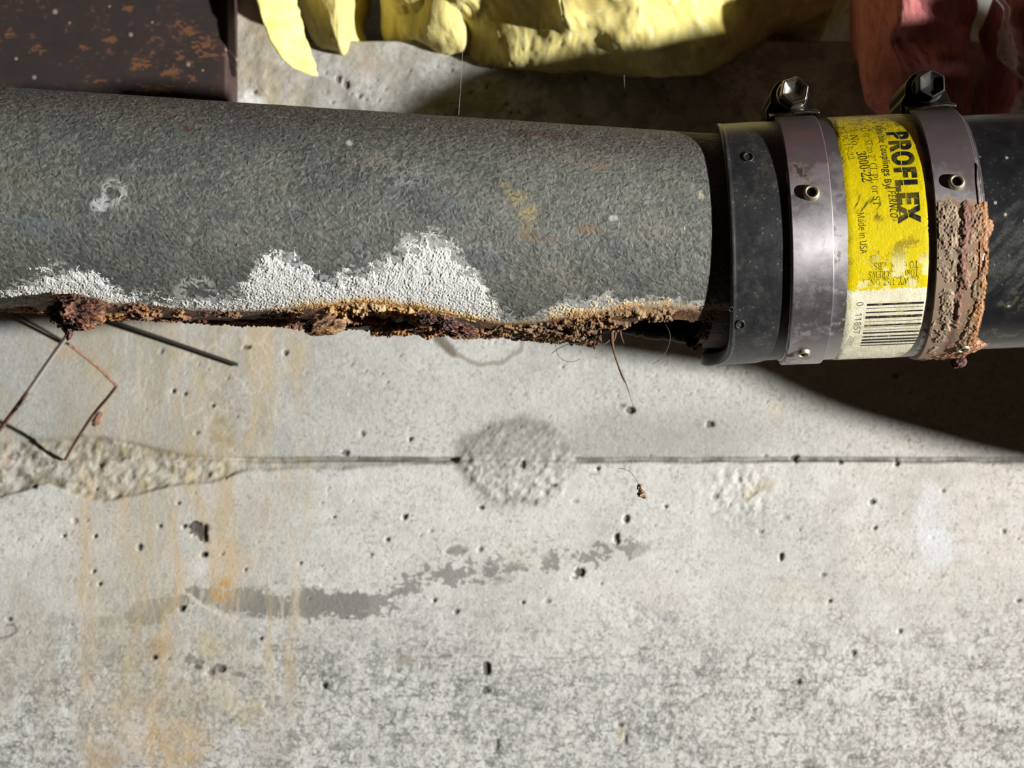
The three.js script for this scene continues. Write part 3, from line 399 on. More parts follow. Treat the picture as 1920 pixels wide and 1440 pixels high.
mesh('rust_nodule', merge([nodule(140, 585, 0.034, lump(3, 170, 0.0062, 0.0042, 0.005, 0.75, 1.6, rustCol)), nodule(116, 588, 0.034, lump(9, 100, 0.003, 0.0028, 0.003, 0.8, 1.7, rustCol)), nodule(170, 580, 0.034, lump(21, 100, 0.0033, 0.0026, 0.003, 0.8, 1.7, rustCol)), nodule(134, 606, 0.033, lump(14, 90, 0.0026, 0.0022, 0.0026, 0.8, 1.9, rustCol)), nodule(132, 618, 0.033, lump(17, 48, 0.001, 0.0026, 0.001, 0.7, 1.6, rustCol), -0.25)]), rustMat, pipe, { label: 'dark red rust nodule hanging below the rim' });
mesh('rust_nodule', merge([nodule(858, 618, 0.027, lump(31, 130, 0.0045, 0.002, 0.003, 0.8, 1.7, rustCol), -0.1), nodule(835, 609, 0.029, lump(35, 100, 0.003, 0.002, 0.003, 0.8, 1.7, rustCol)), nodule(800, 600, 0.03, lump(36, 100, 0.003, 0.0016, 0.0025, 0.8, 1.7, rustCol))]), rustMat, pipe, { label: 'dark red rust flakes under the middle' });
mesh('rust_nodule', merge([nodule(610, 614, 0.027, lump(41, 130, 0.0048, 0.0022, 0.003, 0.6, 1.5, (a) => mix3([0.05, 0.025, 0.01], [0.25, 0.13, 0.05], clamp(0.5 + a * 1.4))), 0.2), nodule(598, 606, 0.029, lump(43, 110, 0.004, 0.0018, 0.0025, 0.6, 1.5, (a) => mix3([0.03, 0.016, 0.01], [0.16, 0.075, 0.03], clamp(0.5 + a * 1.4))), 0.5)]), rustMat, pipe, { label: 'torn brown rust lip beside the dark split' });

// ------------------------------------------------------------------ coupling
const F2 = frame(at(1400, 456, 0), at(1890, 434, 0.0045).sub(at(1400, 456, 0)));
const coupling = thing('pipe_coupling', 'shielded rubber pipe coupling with two steel hose clamps and a yellow sticker', 'coupling', F2.P0);
coupling.quaternion.copy(F2.quat);
const f2 = (X, Y, R) => F2.hit(X, Y, R);
const sC = (X, R = 0.0345) => f2(X, 470, R).s;                       // from a column at mid height
const RING0 = sC(1369, 0.0335), SH0 = sC(1486), CL1 = sC(1564), LB0 = sC(1589, 0.0337), LB1 = sC(1746, 0.0337), CL2a = sC(1756), CL2b = sC(1842), SH1 = sC(1848);
const R_RING = 0.0335, R_SH = 0.0336, R_LB = 0.03375, R_CL = 0.0346;
function lathe(profile, nPhi, o2) {                                  // profile [[s, r], ...], revolved about the axis; o2(s, r, phi) may shift it
  const n = profile.length - 1; let L = [0]; for (let i = 1; i <= n; i++) L.push(L[i - 1] + Math.hypot(profile[i][0] - profile[i - 1][0], profile[i][1] - profile[i - 1][1]));
  return grid(n, nPhi, (i, j, o) => { const ph = -PI + j / nPhi * 2 * PI; let [s, r] = profile[i]; if (o2) [s, r] = o2(s, r, ph, i); cylP(o, s, r, ph); o.uv = [L[i] / L[n], j / nPhi]; });
}
// grime textures on (s, phi) strips
const dirtTex = (w, h, fn) => tex(w, h, fn, true, THREE.MirroredRepeatWrapping);
{
  const W = SH1 - RING0 + 0.006, map = dirtTex(768, 1536, (u, v) => { const s = u * W, a = v * 2 * PI * R_RING, m = fbm(s * 300, a * 220, 4), f = n2(s * 2600, a * 2600); let c = mix3([0.016, 0.017, 0.020], [0.036, 0.036, 0.037], clamp(0.5 + m)); c = mix3(c, [0.2, 0.19, 0.18], 0.7 * sstep(0.13, 0.06, cell(s * 420, a * 420)[0]) * sstep(-0.1, 0.2, m)); c = mix3(c, [0.055, 0.055, 0.053], 0.4 * sstep(0.2, 0.7, f + 0.5 * m)); c = mix3(c, [0.10, 0.085, 0.065], 0.4 * sstep(0.15, 0.7, fbm(s * 420 + 7, a * 300, 4))); return c; });
  const prof = [[RING0 + 0.0012, R1 + 0.0001], [RING0 + 0.0003, R1 + 0.0006], [RING0, R_RING - 0.0006], [RING0 + 0.0002, R_RING - 0.0001], [RING0 + 0.0007, R_RING + 0.0001], [RING0 + 0.0012, R_RING + 0.00002], [RING0 + 0.0014, R_RING - 0.0001], [RING0 + 0.0018, R_RING - 0.0001]];
  for (let k = 1; k <= 10; k++) prof.push([lerp(RING0 + 0.0018, SH0 + 0.001, k / 10), R_RING - 0.0001 + 0.00012 * Math.sin(k / 10 * PI)]);
  prof.push([SH1 - 0.001, R_RING - 0.0002], [SH1 + 0.0006, R_RING - 0.0004], [SH1 + 0.0008, 0.0322]);
  const g = lathe(prof, 360, (s, r, ph, i) => { const b = Math.exp(-Math.pow((ph / D + 100) / 17, 2)), fl = i < 8 ? 1 : i < 18 ? 1 - (i - 8) / 10 : 0; return [s - b * fl * 0.0062, r + b * fl * 0.0006 - (i > 13 && i < 20 ? b * 0.0008 : 0) + 0.0001 * n2(ph * 3, 2)]; });
  const rub = std({ map, roughness: 0.42, bumpMap: map, bumpScale: 0.00012 });
  const ring = mesh('rubber_sleeve', g, rub, coupling, { label: 'black rubber sleeve end' });
  for (const [X, Y, r] of [[1403, 294, 0.0015], [1388, 609, 0.0014], [1371, 580, 0.0007]]) { const h = f2(X, Y, R_RING), t = new THREE.TorusGeometry(r, r * 0.22, 10, 28); t.scale(0.8, 1, 0.6); t.rotateX(-h.phi); t.translate(h.s, (R_RING - 0.00002) * Math.sin(h.phi), (R_RING - 0.00002) * Math.cos(h.phi)); mesh('molded_ring', t, rub, ring); }
}
// steel: dirty stainless, one map for colour, one for metal / roughness
function bandTextures(W, seed, rust) {
  const col = (u, v) => {
    const s = u * W, a = (v - 0.5) * 2 * PI * R_CL, m = fbm(s * 200 + seed, a * 200, 4), f = n2(s * 2200 + seed, a * 2200), m2 = fbm(s * 620, a * 560 + seed, 4);
    let c = mix3([0.36, 0.335, 0.345], [0.50, 0.48, 0.49], clamp(0.5 + 0.6 * m)), dirt = 0.2 * sstep(0.05, 0.6, m2);
    dirt = Math.max(dirt, rust(u, v, m, m2)[0]); c = mix3(c, rust(u, v, m, m2)[1], dirt); return [c, dirt, f, m];
  };
  return { map: dirtTex(512, 2048, (u, v) => col(u, v)[0]), mr: tex(512, 2048, (u, v) => { const [, d, f, m] = col(u, v); return [0, 0.50 + 0.4 * d + 0.03 * f + 0.1 * m, 0.95 - 0.9 * clamp(d * 1.3)]; }, false, THREE.MirroredRepeatWrapping) };
}
const phiV = (ph) => (ph + PI) / (2 * PI), vPhi = (v) => (v * 2 - 1) * 180;
const h1 = f2(1497, 318, R_CL), tide = (v) => 0;
const t1 = bandTextures(CL1 - SH0, 3, (u, v, m, m2) => {
  const ph = vPhi(v); let d = 0, c = [0.15, 0.11, 0.075];
  const blob = Math.hypot((u - 0.3) / 0.3, (ph - h1.phi / D) / 8) + 0.9 * m2; d = Math.max(d, 0.95 * sstep(1.0, 0.5, blob)); if (blob < 0.5) c = mix3(c, [0.02, 0.014, 0.014], sstep(0.45, 0.2, blob));
  const low = sstep(-50, -60, ph + 12 * m2) * 0.7 * sstep(-0.05, 0.35, m); d = Math.max(d, low); if (low > 0.3) c = [0.17, 0.125, 0.09];
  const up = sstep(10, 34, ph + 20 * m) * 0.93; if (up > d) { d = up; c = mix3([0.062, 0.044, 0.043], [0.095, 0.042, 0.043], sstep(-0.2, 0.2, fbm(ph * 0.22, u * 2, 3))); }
  return [d, c];
});
const rustMid = f2(1800, 520, R_CL).phi / D, rustUp = f2(1800, 372, R_CL).phi / D;
const t2 = bandTextures(CL2b - CL2a, 8, (u, v, m, m2) => {
  const ph = vPhi(v), k = sstep(rustUp + 6, rustUp - 3, ph + 9 * m2); let c = mix3([0.24, 0.17, 0.11], [0.30, 0.21, 0.14], clamp(0.5 + m2));
  c = mix3(c, [0.13, 0.055, 0.04], sstep(0.16, 0.02, Math.abs(u - 0.55 + 0.15 * m)) * 0.9 * sstep(-0.4, 0.2, m2 + 0.2)); c = mix3(c, [0.30, 0.14, 0.05], sstep(0.6, 0.95, u + 0.25 * m2) * 0.8); c = mix3(c, [0.33, 0.31, 0.27], 0.6 * sstep(0.12, 0.35, m2) * sstep(0.3, 0.0, Math.abs(u - 0.4)));
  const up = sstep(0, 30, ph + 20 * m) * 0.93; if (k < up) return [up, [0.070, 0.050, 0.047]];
  return [k * 0.97, c];
});
const steel = (t) => phys({ map: t.map, metalnessMap: t.mr, roughnessMap: t.mr, metalness: 1, roughness: 1, anisotropy: 0.6 });
const bandGeo = (s0, s1, r, th) => { const e = 0.00025, prof = [[s0, r - th], [s0, r - e], [s0 + e * 0.4, r - e * 0.2], [s0 + e, r], [lerp(s0, s1, 0.33), r], [lerp(s0, s1, 0.66), r], [s1 - e, r], [s1 - e * 0.4, r - e * 0.2], [s1, r - e], [s1, r - th]]; return grid(prof.length - 1, 360, (i, j, o) => { const ph = -PI + j / 360 * 2 * PI, [s, rr] = prof[i]; cylP(o, s, rr, ph); o.uv = [(s - s0) / (s1 - s0), j / 360]; }); };
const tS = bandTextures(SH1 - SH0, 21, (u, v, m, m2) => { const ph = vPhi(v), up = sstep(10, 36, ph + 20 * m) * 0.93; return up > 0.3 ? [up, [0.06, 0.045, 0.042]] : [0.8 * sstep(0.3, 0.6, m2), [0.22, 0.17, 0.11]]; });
mesh('metal_shield', bandGeo(SH0 - 0.0004, SH1, R_SH, 0.0006), steel(tS), coupling, { label: 'thin steel shield band' });
const matHousing = std({ color: 0x8b847c, metalness: 0.95, roughness: 0.3, map: tex(256, 256, (u, v) => { const k = 0.35 + 0.35 * fbm(u * 9, v * 9, 4) + 0.2 * n2(u * 40, v * 40); return [k, k * 0.95, k * 0.9]; }, true, THREE.RepeatWrapping) });
const matHead = std({ color: 0xb8b3aa, metalness: 1, roughness: 0.24 }), matHeadShaded = std({ color: 0x14110e, metalness: 0.3, roughness: 0.62 });  // the second head carries its shade as a near-black colour
function hexHead(af, h, round, twist) {                             // hex cap with a dished top, axis +z, base at z = 0
  const R = af / 2 / Math.cos(PI / 6), n = 96, rings = [[0.0, 0, 0], [1, 0, 0], [1, h * 0.82, 0], [0.94, h * 0.97, 0.25], [0.86, h, 0.35], [0.8, h * 0.96, 0.45], [0.55, h * 0.72, 0.9], [0, h * 0.68, 1]];
  return grid(n, rings.length - 1, (i, j, o) => { const t = i / n * 2 * PI, [f, z, c] = rings[j], k = ((t % (PI / 3)) + PI / 3) % (PI / 3) - PI / 6, hex = R * Math.cos(PI / 6) / Math.cos(k), r = f * Math.min(hex, R * 0.985) , rr = lerp(r, f * af / 2, c * 0.3); o.p.set(rr * Math.cos(t + twist), rr * Math.sin(t + twist), z); o.uv = [i / n, j / 7]; }).toNonIndexed();
}
function makeClamp(s0, s1, tx, headMat, phiHead, twist, rivets) {
  const band = mesh('hose_clamp', bandGeo(s0, s1, R_CL, 0.0008), steel(tx), coupling);
  const w = s1 - s0, mid = (s0 + s1) / 2;
  // housing: arched tunnel over the band, with a bent saddle at the front
  const sh = new THREE.Shape(); const a = 0.0066, r = 0.0052, hC = 0.0056; sh.moveTo(-a, 0); sh.lineTo(-a, 0.0022); sh.lineTo(-r, 0.0046); sh.absarc(0, hC, r, PI * 0.97, PI * 0.03, true); sh.lineTo(a, 0.0022); sh.lineTo(a, 0);
  const hole = new THREE.Path(); hole.absarc(0, hC, 0.0040, 0, PI * 2, false); sh.holes.push(hole);
  const body = new THREE.ExtrudeGeometry(sh, { depth: 0.0175, bevelEnabled: true, bevelSize: 0.0004, bevelThickness: 0.0004, bevelSegments: 3, curveSegments: 24 }); body.translate(0, 0, -0.0145);
  const saddle = grid(30, 24, (i, j, o) => { const x = lerp(-0.0068, 0.0068, i / 30), t = j / 24; o.p.set(x, 0.0013 - 0.0017 * Math.pow(t, 2.2) + 0.0006 * Math.sin(x / 0.0068 * PI / 2) * t + 0.0005 * Math.cos(x / 0.0068 * PI / 2), lerp(0.0025, 0.0082 + 0.0008 * Math.cos(x / 0.0068 * PI / 2), t)); o.uv = [x * 100, t]; });
  const saddle2 = saddle.clone(); saddle2.translate(0, -0.0011, 0); saddle2.setIndex(new THREE.BufferAttribute(saddle2.index.array.slice().reverse(), 1)); saddle2.computeVertexNormals();
  const lip = tube([...Array(12).keys()].map((k) => { const x = lerp(-0.0068, 0.0068, k / 11); return V(x, 0.0008 - 0.0017 + 0.0006 * Math.sin(x / 0.0068 * PI / 2) + 0.0005 * Math.cos(x / 0.0068 * PI / 2), 0.0082 + 0.0008 * Math.cos(x / 0.0068 * PI / 2)); }), 0.00062, 40, 10);
  const place = (g) => { g.rotateY(3 * D); g.rotateX(PI / 2 - phiHead); g.translate(mid, R_CL * Math.sin(phiHead), R_CL * Math.cos(phiHead)); return g; };
  const H = mesh('screw_housing', place(merge([body, saddle, saddle2, lip])), matHousing, band);
  const shaft = new THREE.CylinderGeometry(0.0031, 0.0031, 0.0165, 36); shaft.rotateX(PI / 2); shaft.translate(0, hC, -0.0035);
  const collar = new THREE.LatheGeometry([[0.0, 0.0], [0.0036, 0], [0.0041, 0.0004], [0.0044, 0.0012], [0.0043, 0.0017], [0.0039, 0.0020], [0, 0.0020]].map(([x, y]) => new THREE.Vector2(x, y)), 48); collar.rotateX(PI / 2); collar.translate(0, hC, 0.0046);
  const head = hexHead(0.0074, 0.0042, 0, twist); head.translate(0, hC, 0.0064);
  const S = mesh('hex_screw', place(merge([shaft, collar, head])), headMat, band);
  for (const [X, Y, big] of rivets) {
    const h = f2(X, Y, R_CL), k = big ? 1 : 0.85, t = new THREE.LatheGeometry([[0.00125, -0.0003], [0.00125, 0.0008], [0.00145, 0.00105], [0.0018, 0.0010], [0.0020, 0.0007], [0.00205, 0.0004], [0.0024, -0.0003]].map(([x, y]) => new THREE.Vector2(x * k, y * k)), 36);
    const floor = new THREE.CircleGeometry(0.0013, 24); floor.rotateX(-PI / 2); const g = merge([t, floor]); g.rotateX(PI / 2 - h.phi); g.translate(h.s, R_CL * Math.sin(h.phi), R_CL * Math.cos(h.phi)); mesh('tube_rivet', g, rivetMat, band);
    const dark = new THREE.CylinderGeometry(0.0012 * k, 0.0012 * k, 0.00012, 24); dark.translate(0, 0.0001, 0); dark.rotateX(PI / 2 - h.phi); dark.translate(h.s, R_CL * Math.sin(h.phi), R_CL * Math.cos(h.phi)); mesh('rivet_hole', dark, holeMat, band);
  }
  return band;
}
const rivetMat = std({ color: 0xb5a98f, metalness: 0.75, roughness: 0.42 }), holeMat = std({ color: 0x060504, roughness: 0.9 });
const clampA = makeClamp(SH0, CL1, t1, matHead, 95 * D, 0.28, [[1521, 362, 1], [1506, 661, 0]]); clampA.userData.label = 'hose clamp beside the black rubber end, with the bright screw';
const clampB = makeClamp(CL2a, CL2b, t2, matHeadShaded, 94 * D, 0.5, [[1793, 342, 1], [1806, 652, 0]]); clampB.userData.label = 'rust-caked hose clamp with a screw coloured dark for its shade';
// the sticker
{
  const W = 384, Hh = 2048, PA = 104 * D, PB_ = -100 * D, cv = document.createElement('canvas'); cv.width = W; cv.height = Hh; const x = cv.getContext('2d');
  const cx = (s) => (s - LB0) / (LB1 - LB0) * W, cy = (ph) => (PA - ph) / (PA - PB_) * Hh, px = (X, Y) => { const h = f2(X, Y, R_LB); return [cx(h.s), cy(h.phi)]; };
  const yY = px(1660, 540)[1];
  x.fillStyle = '#dcc600'; x.fillRect(0, 0, W, Hh); x.fillStyle = '#efe9cf'; x.fillRect(0, yY, W, Hh - yY);
  x.fillStyle = '#dcc600'; { const r = rng(12); for (let i = 0; i < 40; i++) x.fillRect(i * W / 40, yY - 2, W / 40 + 1, r() * 16); }
  const K = W / (LB1 - LB0);                                         // canvas px per metre along the axis; along phi it is Hh / arc
  const down = (str, X0, Y0, X1, Y1, size, font, weight = '', color = '#14161c') => {     // text that reads downward between two measured points
    const [ax, ay] = px(X0, Y0), [bx, by] = px(X1, Y1); x.save(); x.translate((ax + bx) / 2, ay); x.rotate(PI / 2 - Math.atan2(bx - ax, by - ay)); x.font = `${weight} ${size}px ${font}`; x.fillStyle = color; x.textBaseline = 'middle'; const m = x.measureText(str).width; x.scale((by - ay) / m, 1); x.fillText(str, 0, 0); x.restore(); };
  const upside = (str, Y, X0, X1, size, color = '#2c2a1c') => { const [ax, ay] = px(X0, Y), [bx] = px(X1, Y); x.save(); x.translate(bx, ay); x.rotate(PI); x.font = `${size}px serif`; x.fillStyle = color; x.textBaseline = 'middle'; const m = x.measureText(str).width; x.scale((bx - ax) / m, 1.25); x.fillText(str, 0, 0); x.restore(); };
  // the large name, letters built up heavy
  { const [ax, ay] = px(1676, 246), [bx, by] = px(1710, 416); x.save(); x.translate((ax + bx) / 2 + 2, ay); x.rotate(PI / 2); x.font = 'bold 134px sans-serif'; x.fillStyle = x.strokeStyle = '#10131b'; x.textBaseline = 'middle'; x.lineWidth = 9; x.lineJoin = 'miter'; const m = x.measureText('PROFLEX').width; x.scale((by - ay) / m, 1); x.fillText('PROFLEX', 0, 4); x.strokeText('PROFLEX', 0, 4); x.strokeStyle = '#dcc600'; x.lineWidth = 3; x.beginPath(); x.moveTo(-6, 6); let yy = 6; const r = rng(4); for (let i = 0; i < m; i += 14) { yy = clamp(yy + (r() - 0.5) * 10, -8, 16); x.lineTo(i, yy); } x.stroke(); x.restore(); }
  down('Flexible Couplings By', 1648, 236, 1668, 352, 46, 'sans-serif', 'bold');
  down('FERNCO', 1671, 356, 1676, 408, 50, 'sans-serif', 'italic bold'); down('®', 1677, 409, 1677, 416, 26, 'sans-serif');
  { const [ax, ay] = px(1684, 352), [bx, by] = px(1686, 404); x.fillStyle = '#10131b'; x.fillRect(Math.max(ax, bx) - 4, ay, 6, by - ay); x.fillRect(ax - 60, ay - 4, 62, 6); }
  down('CI or ST to 2" CI, PL or ST', 1622, 240, 1645, 386, 48, 'serif', '', '#1c190a');
  down('No.', 1601, 252, 1606, 278, 50, 'serif', '', '#1c190a'); down('3000-22', 1611, 284, 1624, 342, 64, 'serif', 'bold', '#1c190a');
  down('P/N PC 15-22', 1574, 238, 1594, 300, 42, 'serif', '', '#4a4212');
  down('Made in USA', 1611, 398, 1618, 476, 46, 'sans-serif', '', '#2b2713');
  upside('TO 60 IN. LBS.', 499, 1635, 1722, 36); upside('TORQUE SCREWS', 515, 1628, 1722, 36); upside('ALWY. USE ONLY', 530, 1616, 1722, 36);
  down('0', 1612, 566, 1612, 574, 44, 'sans-serif', '', '#33302a'); down('11857', 1609, 586, 1605, 626, 44, 'sans-serif', '', '#33302a'); down('20300', 1601, 630, 1592, 648, 40, 'sans-serif', '', '#4a463c');
  { const r = rng(33); let [, yy] = px(1670, 568); const [, y1] = px(1670, 646); const xl = px(1622, 600)[0], xr = px(1728, 600)[0]; x.fillStyle = '#17171b'; while (yy < y1) { const h = 3 + Math.floor(r() * 4) * 4; x.fillRect(xl + (r() < 0.12 ? -26 : 0), yy, xr - xl, h); yy += h + 4 + Math.floor(r() * 4) * 4.5; } }
  // wear: scuffs, scratches, dirt and lost print
  const img = x.getImageData(0, 0, W, Hh), d = img.data, yS = px(1640, 388)[1], yD = px(1660, 470)[1], yTop = px(1650, 262)[1];
  for (let j = 0, o = 0; j < Hh; j++) for (let i = 0; i < W; i++, o += 4) {
    const s = i / W * (LB1 - LB0), a = j / Hh * (PA - PB_) * R_LB; const put = (r, g, b, t) => { d[o] += (r - d[o]) * t; d[o + 1] += (g - d[o + 1]) * t; d[o + 2] += (b - d[o + 2]) * t; };
    const m = fbm(s * 900, a * 900, 4), m2 = fbm(s * 300 + 3, a * 300, 4), f = n2(s * 4200, a * 3600), white = j > yY;
    put(white ? 190 : 205, white ? 180 : 180, white ? 140 : 0, 0.35 * sstep(-0.1, 0.4, m2)); 
    if (f > 0.6) put(90, 78, 20, (f - 0.6) * (white ? 0.5 : 0.7)); if (m > 0.36) put(white ? 120 : 140, white ? 105 : 115, white ? 80 : 10, (m - 0.36) * 1.2);
    const pale = sstep(0.3, 0.55, m + 0.2 * f); put(255, 246, 170, pale * 0.35 * (j > yD ? 1 : 0.4));
    const scuff = sstep(0.35, 0.7, fbm(s * 700 + a * 500 + 5, (a - s * 0.6) * 160, 3)) * sstep(70, 20, Math.abs(j - yS - (i - 120) * 0.4)) * sstep(210, 130, i); put(70, 66, 42, scuff * 0.85);
    const dirt = sstep(0.1, 0.45, m2 + 0.25 * f) * sstep(90, 20, Math.abs(j - yD)); put(110, 96, 40, dirt * 0.55);
    const lost = sstep(0.0, 0.3, m2 + 0.5 * (i / W) - 0.3) * sstep(150, 30, Math.abs(j - yY + 60)); put(240, 232, 200, lost * 0.75);
    const botto = sstep(0.15, 0.4, m2 + 0.3 * m) * sstep(yY + 420, yY + 560, j); put(110, 84, 50, botto * 0.7);
    const scr = n2(i * 0.9, j * 0.012 + 7); if (scr > 0.75) put(120, 104, 20, (scr - 0.75) * 1.2);
    const topShade = sstep(0.0, 0.4, m + 0.3 * f) * sstep(yTop + 40, yTop - 140, j); put(84, 66, 18, topShade * 0.5);  // sticker top darkened in patches, shade put into its colour
  }
  x.putImageData(img, 0, 0);
  const map = new THREE.CanvasTexture(cv); map.colorSpace = THREE.SRGBColorSpace;
  const wob = (ph, e) => 0.00022 * fbm(ph * 9, e, 4);
  const g = grid(24, 300, (i, j, o) => { const ph = lerp(PB_, PA, j / 300), u = i / 24, s = lerp(LB0 + wob(ph, 1), LB1 + wob(ph, 5) * 0.3, u); cylP(o, s, R_LB + 0.00004 * fbm(s * 500, ph * 20, 2) - (i === 0 || i === 24 ? 0.0002 : 0), ph); o.uv = [u, j / 300]; });
  const bump = tex(384, 1536, (u, v) => 0.5 + 0.3 * fbm(u * 18, v * 110, 4) + 0.2 * n2(u * 80, v * 440), false);
  mesh('sticker', g, std({ map, roughness: 0.42, bumpMap: bump, bumpScale: 0.00007 }), coupling, { label: 'yellow and white printed sticker with barcode' });
}
// rust cake on the right clamp, and the orange fringe along its edge
{
  const nu = 150, nv = 420, Hh = new Float32Array((nu + 1) * (nv + 1)), s0 = CL2a + 0.0006, s1 = CL2b + 0.0016, p0 = -98, p1 = rustUp + 4;
  const g = grid(nu, nv, (i, j, o) => {
    const u = i / nu, s = lerp(s0, s1, u), ph = lerp(p0, p1, j / nv), a = ph * D * R_CL, m = fbm(s * 420, a * 420, 4), f = n2(s * 2200, a * 2200), m2 = fbm(s * 170 + 9, a * 120, 3);
    let k = sstep(p1 + 1, p1 - 10, ph + 8 * m) * (0.72 + 0.7 * m + 0.22 * f); 
    const ridge = sstep(0.14, 0.02, Math.abs(u - 0.50 + 0.2 * m2)); k += ridge * 0.5 * sstep(-60, -40, ph) * sstep(p1, p1 - 12, ph); const bare = sstep(0.1, 0.3, m2) * 0.9 + sstep(0.1, 0.02, Math.abs(u - 0.4 + 0.1 * m2)) * 0.5; k -= bare * 0.55; k -= sstep(0.93, 0.985, u) * 0.3;
    k -= 0.7 * sstep(0.18, 0.0, u) * sstep(-10, -30, ph);
    const h = (k - 0.35) * 0.0006; Hh[j * (nu + 1) + i] = h; cylP(o, s, R_CL + Math.max(-0.0005, h), ph * D); o.uv = [u, j / nv];
    let c = mix3([0.17, 0.12, 0.08], [0.36, 0.26, 0.17], clamp(0.5 + m + 0.3 * f)); c = mix3(c, [0.15, 0.055, 0.035], 0.8 * sstep(0.2, 0.04, Math.abs(u - 0.56 + 0.2 * m2)) ); c = mix3(c, [0.38, 0.17, 0.06], sstep(0.72, 0.95, u + 0.2 * m) * 0.8); c = mix3(c, [0.30, 0.12, 0.05], sstep(-55, -72, ph + 12 * m) * 0.7); o.c = c;
  }, (i, j) => { const k = j * (nu + 1) + i; return Math.max(Hh[k], Hh[k + 1], Hh[k + nu + 1], Hh[k + nu + 2]) > -0.0001; }, true);
  const g2 = grid(60, 420, (i, j, o) => {                            // fringe
    const v = j / 420, ph = lerp(-96, 26, v), a = ph * D * R_CL, m = fbm(a * 500, 3, 4), w = sstep(26, 10, ph) * (0.0006 + 0.0014 * Math.max(0, fbm(a * 300, 9, 3) + 0.25) + 0.0035 * Math.exp(-Math.pow((ph + 76) / 9, 2)) + 0.0016 * Math.exp(-Math.pow((ph + 2) / 4, 2))), t = i / 60, s = CL2b - 0.0006 * sstep(26, 16, ph) + t * w * 1.6, f = fbm(s * 1600, a * 1600, 3);
    const r = lerp(R_CL + 0.0002, 0.0323, Math.pow(t, 0.8)) + (1 - Math.abs(2 * t - 1)) * (0.0004 + 0.0007 * f); cylP(o, s, r, ph * D); o.uv = [t, v]; o.c = mix3(mix3([0.10, 0.04, 0.025], [0.36, 0.17, 0.07], clamp(0.5 + f * 1.2)), [0.45, 0.36, 0.28], sstep(0.35, 0.6, m + f) * 0.7);
  }, null, true);
  const hn = f2(1820, 652, R_CL + 0.002), nb = [[0, 0, 0.0016], [0.0011, 0.0002, 0.0013], [-0.0008, -0.0004, 0.0012]].map(([dx, dy, r], k) => { const l = lump(60 + k, 48, r, r, r, 0.8, 1.7, rustCol); l.translate(hn.s + dx, (R_CL + 0.0012) * Math.sin(-88 * D) + dy, 0.0035 - 0.001 * k); return l; });
  mesh('rust_cake', merge([g, g2, ...nb]), std({ vertexColors: true, roughness: 0.75 }), clampB, { label: 'tan and orange rust caked on the clamp' });
}

// ------------------------------------------------------------------ black pipe to the right; an unseen added hub sits beyond the frame
{
  const bp = thing('black_drain_pipe', 'glossy black drain pipe running out of the coupling, smeared with grey', 'pipe', F2.P0);
  bp.quaternion.copy(F2.quat);
  const R = 0.0324, s0 = 0.03, s1 = 0.115, smear = f2(1890, 500, R), smear2 = f2(1915, 440, R);
  const map = tex(1024, 1024, (u, v) => {
    const s = lerp(s0, s1, u), ph = vPhi(v), a = ph * D * R, m = fbm(s * 380, a * 300, 4), f = n2(s * 2400, a * 2400), str = fbm(s * 500 - a * 500, (s + a) * 120, 4); let c = mix3([0.008, 0.009, 0.011], [0.018, 0.018, 0.02], clamp(0.5 + m));
    const d = Math.hypot((s - smear.s) / 0.014, (ph - smear.phi / D) / 17) + 0.9 * str, d2 = Math.hypot((s - smear2.s) / 0.01, (ph - smear2.phi / D) / 14) + 0.9 * str; c = mix3(c, [0.105, 0.108, 0.098], 0.75 * Math.max(sstep(1.15, 0.0, d), sstep(1.15, 0.0, d2)) * (0.6 + 0.4 * f)); c = mix3(c, [0.13, 0.12, 0.06], 0.4 * sstep(0.4, 0.6, m) * sstep(-10, -40, ph));
    c = mix3(c, [0.5, 0.47, 0.4], 0.75 * sstep(0.075, 0.03, cell(s * 130, a * 130)[0] + 0.02 * f) * sstep(-0.05, 0.15, m)); return mix3(c, [0.1, 0.1, 0.09], 0.45 * sstep(0.16, 0.08, cell(s * 520 + 30, a * 520)[0]) * sstep(0.05, 0.35, m));
  });
  const g = grid(60, 240, (i, j, o) => { const s = lerp(s0, s1, i / 60), ph = lerp(-PI, PI, j / 240); cylP(o, s, R + 0.00006 * fbm(s * 200, ph * 8, 2), ph); o.uv = [i / 60, j / 240]; });
  const mat = std({ map, roughness: 0.33, bumpMap: map, bumpScale: 0.00025 });
  mesh('pipe_wall', g, mat, bp);
  // unseen hub, added and shaped so that its shadow falls on the wall
  const neck = lathe([[0.176, 0.026], [0.177, 0.0325], [0.30, 0.0325]], 160); neck.translate(0, 0.0438, 0.002);
  const hub = lathe([[0.284, 0.02], [0.286, 0.040], [0.291, 0.045], [0.30, 0.0495], [0.317, 0.0545], [0.34, 0.058], [0.36, 0.060], [0.385, 0.066], [0.41, 0.075], [0.43, 0.083], [0.46, 0.091], [0.56, 0.092], [0.5605, 0.03]], 160); hub.translate(0, 0.0488, 0.002);
  const e = merge([neck, hub]); e.applyMatrix4(F2.inv);
  mesh('added_shadow_hub', e, std({ color: 0x16161a, roughness: 0.4 }), bp);
}

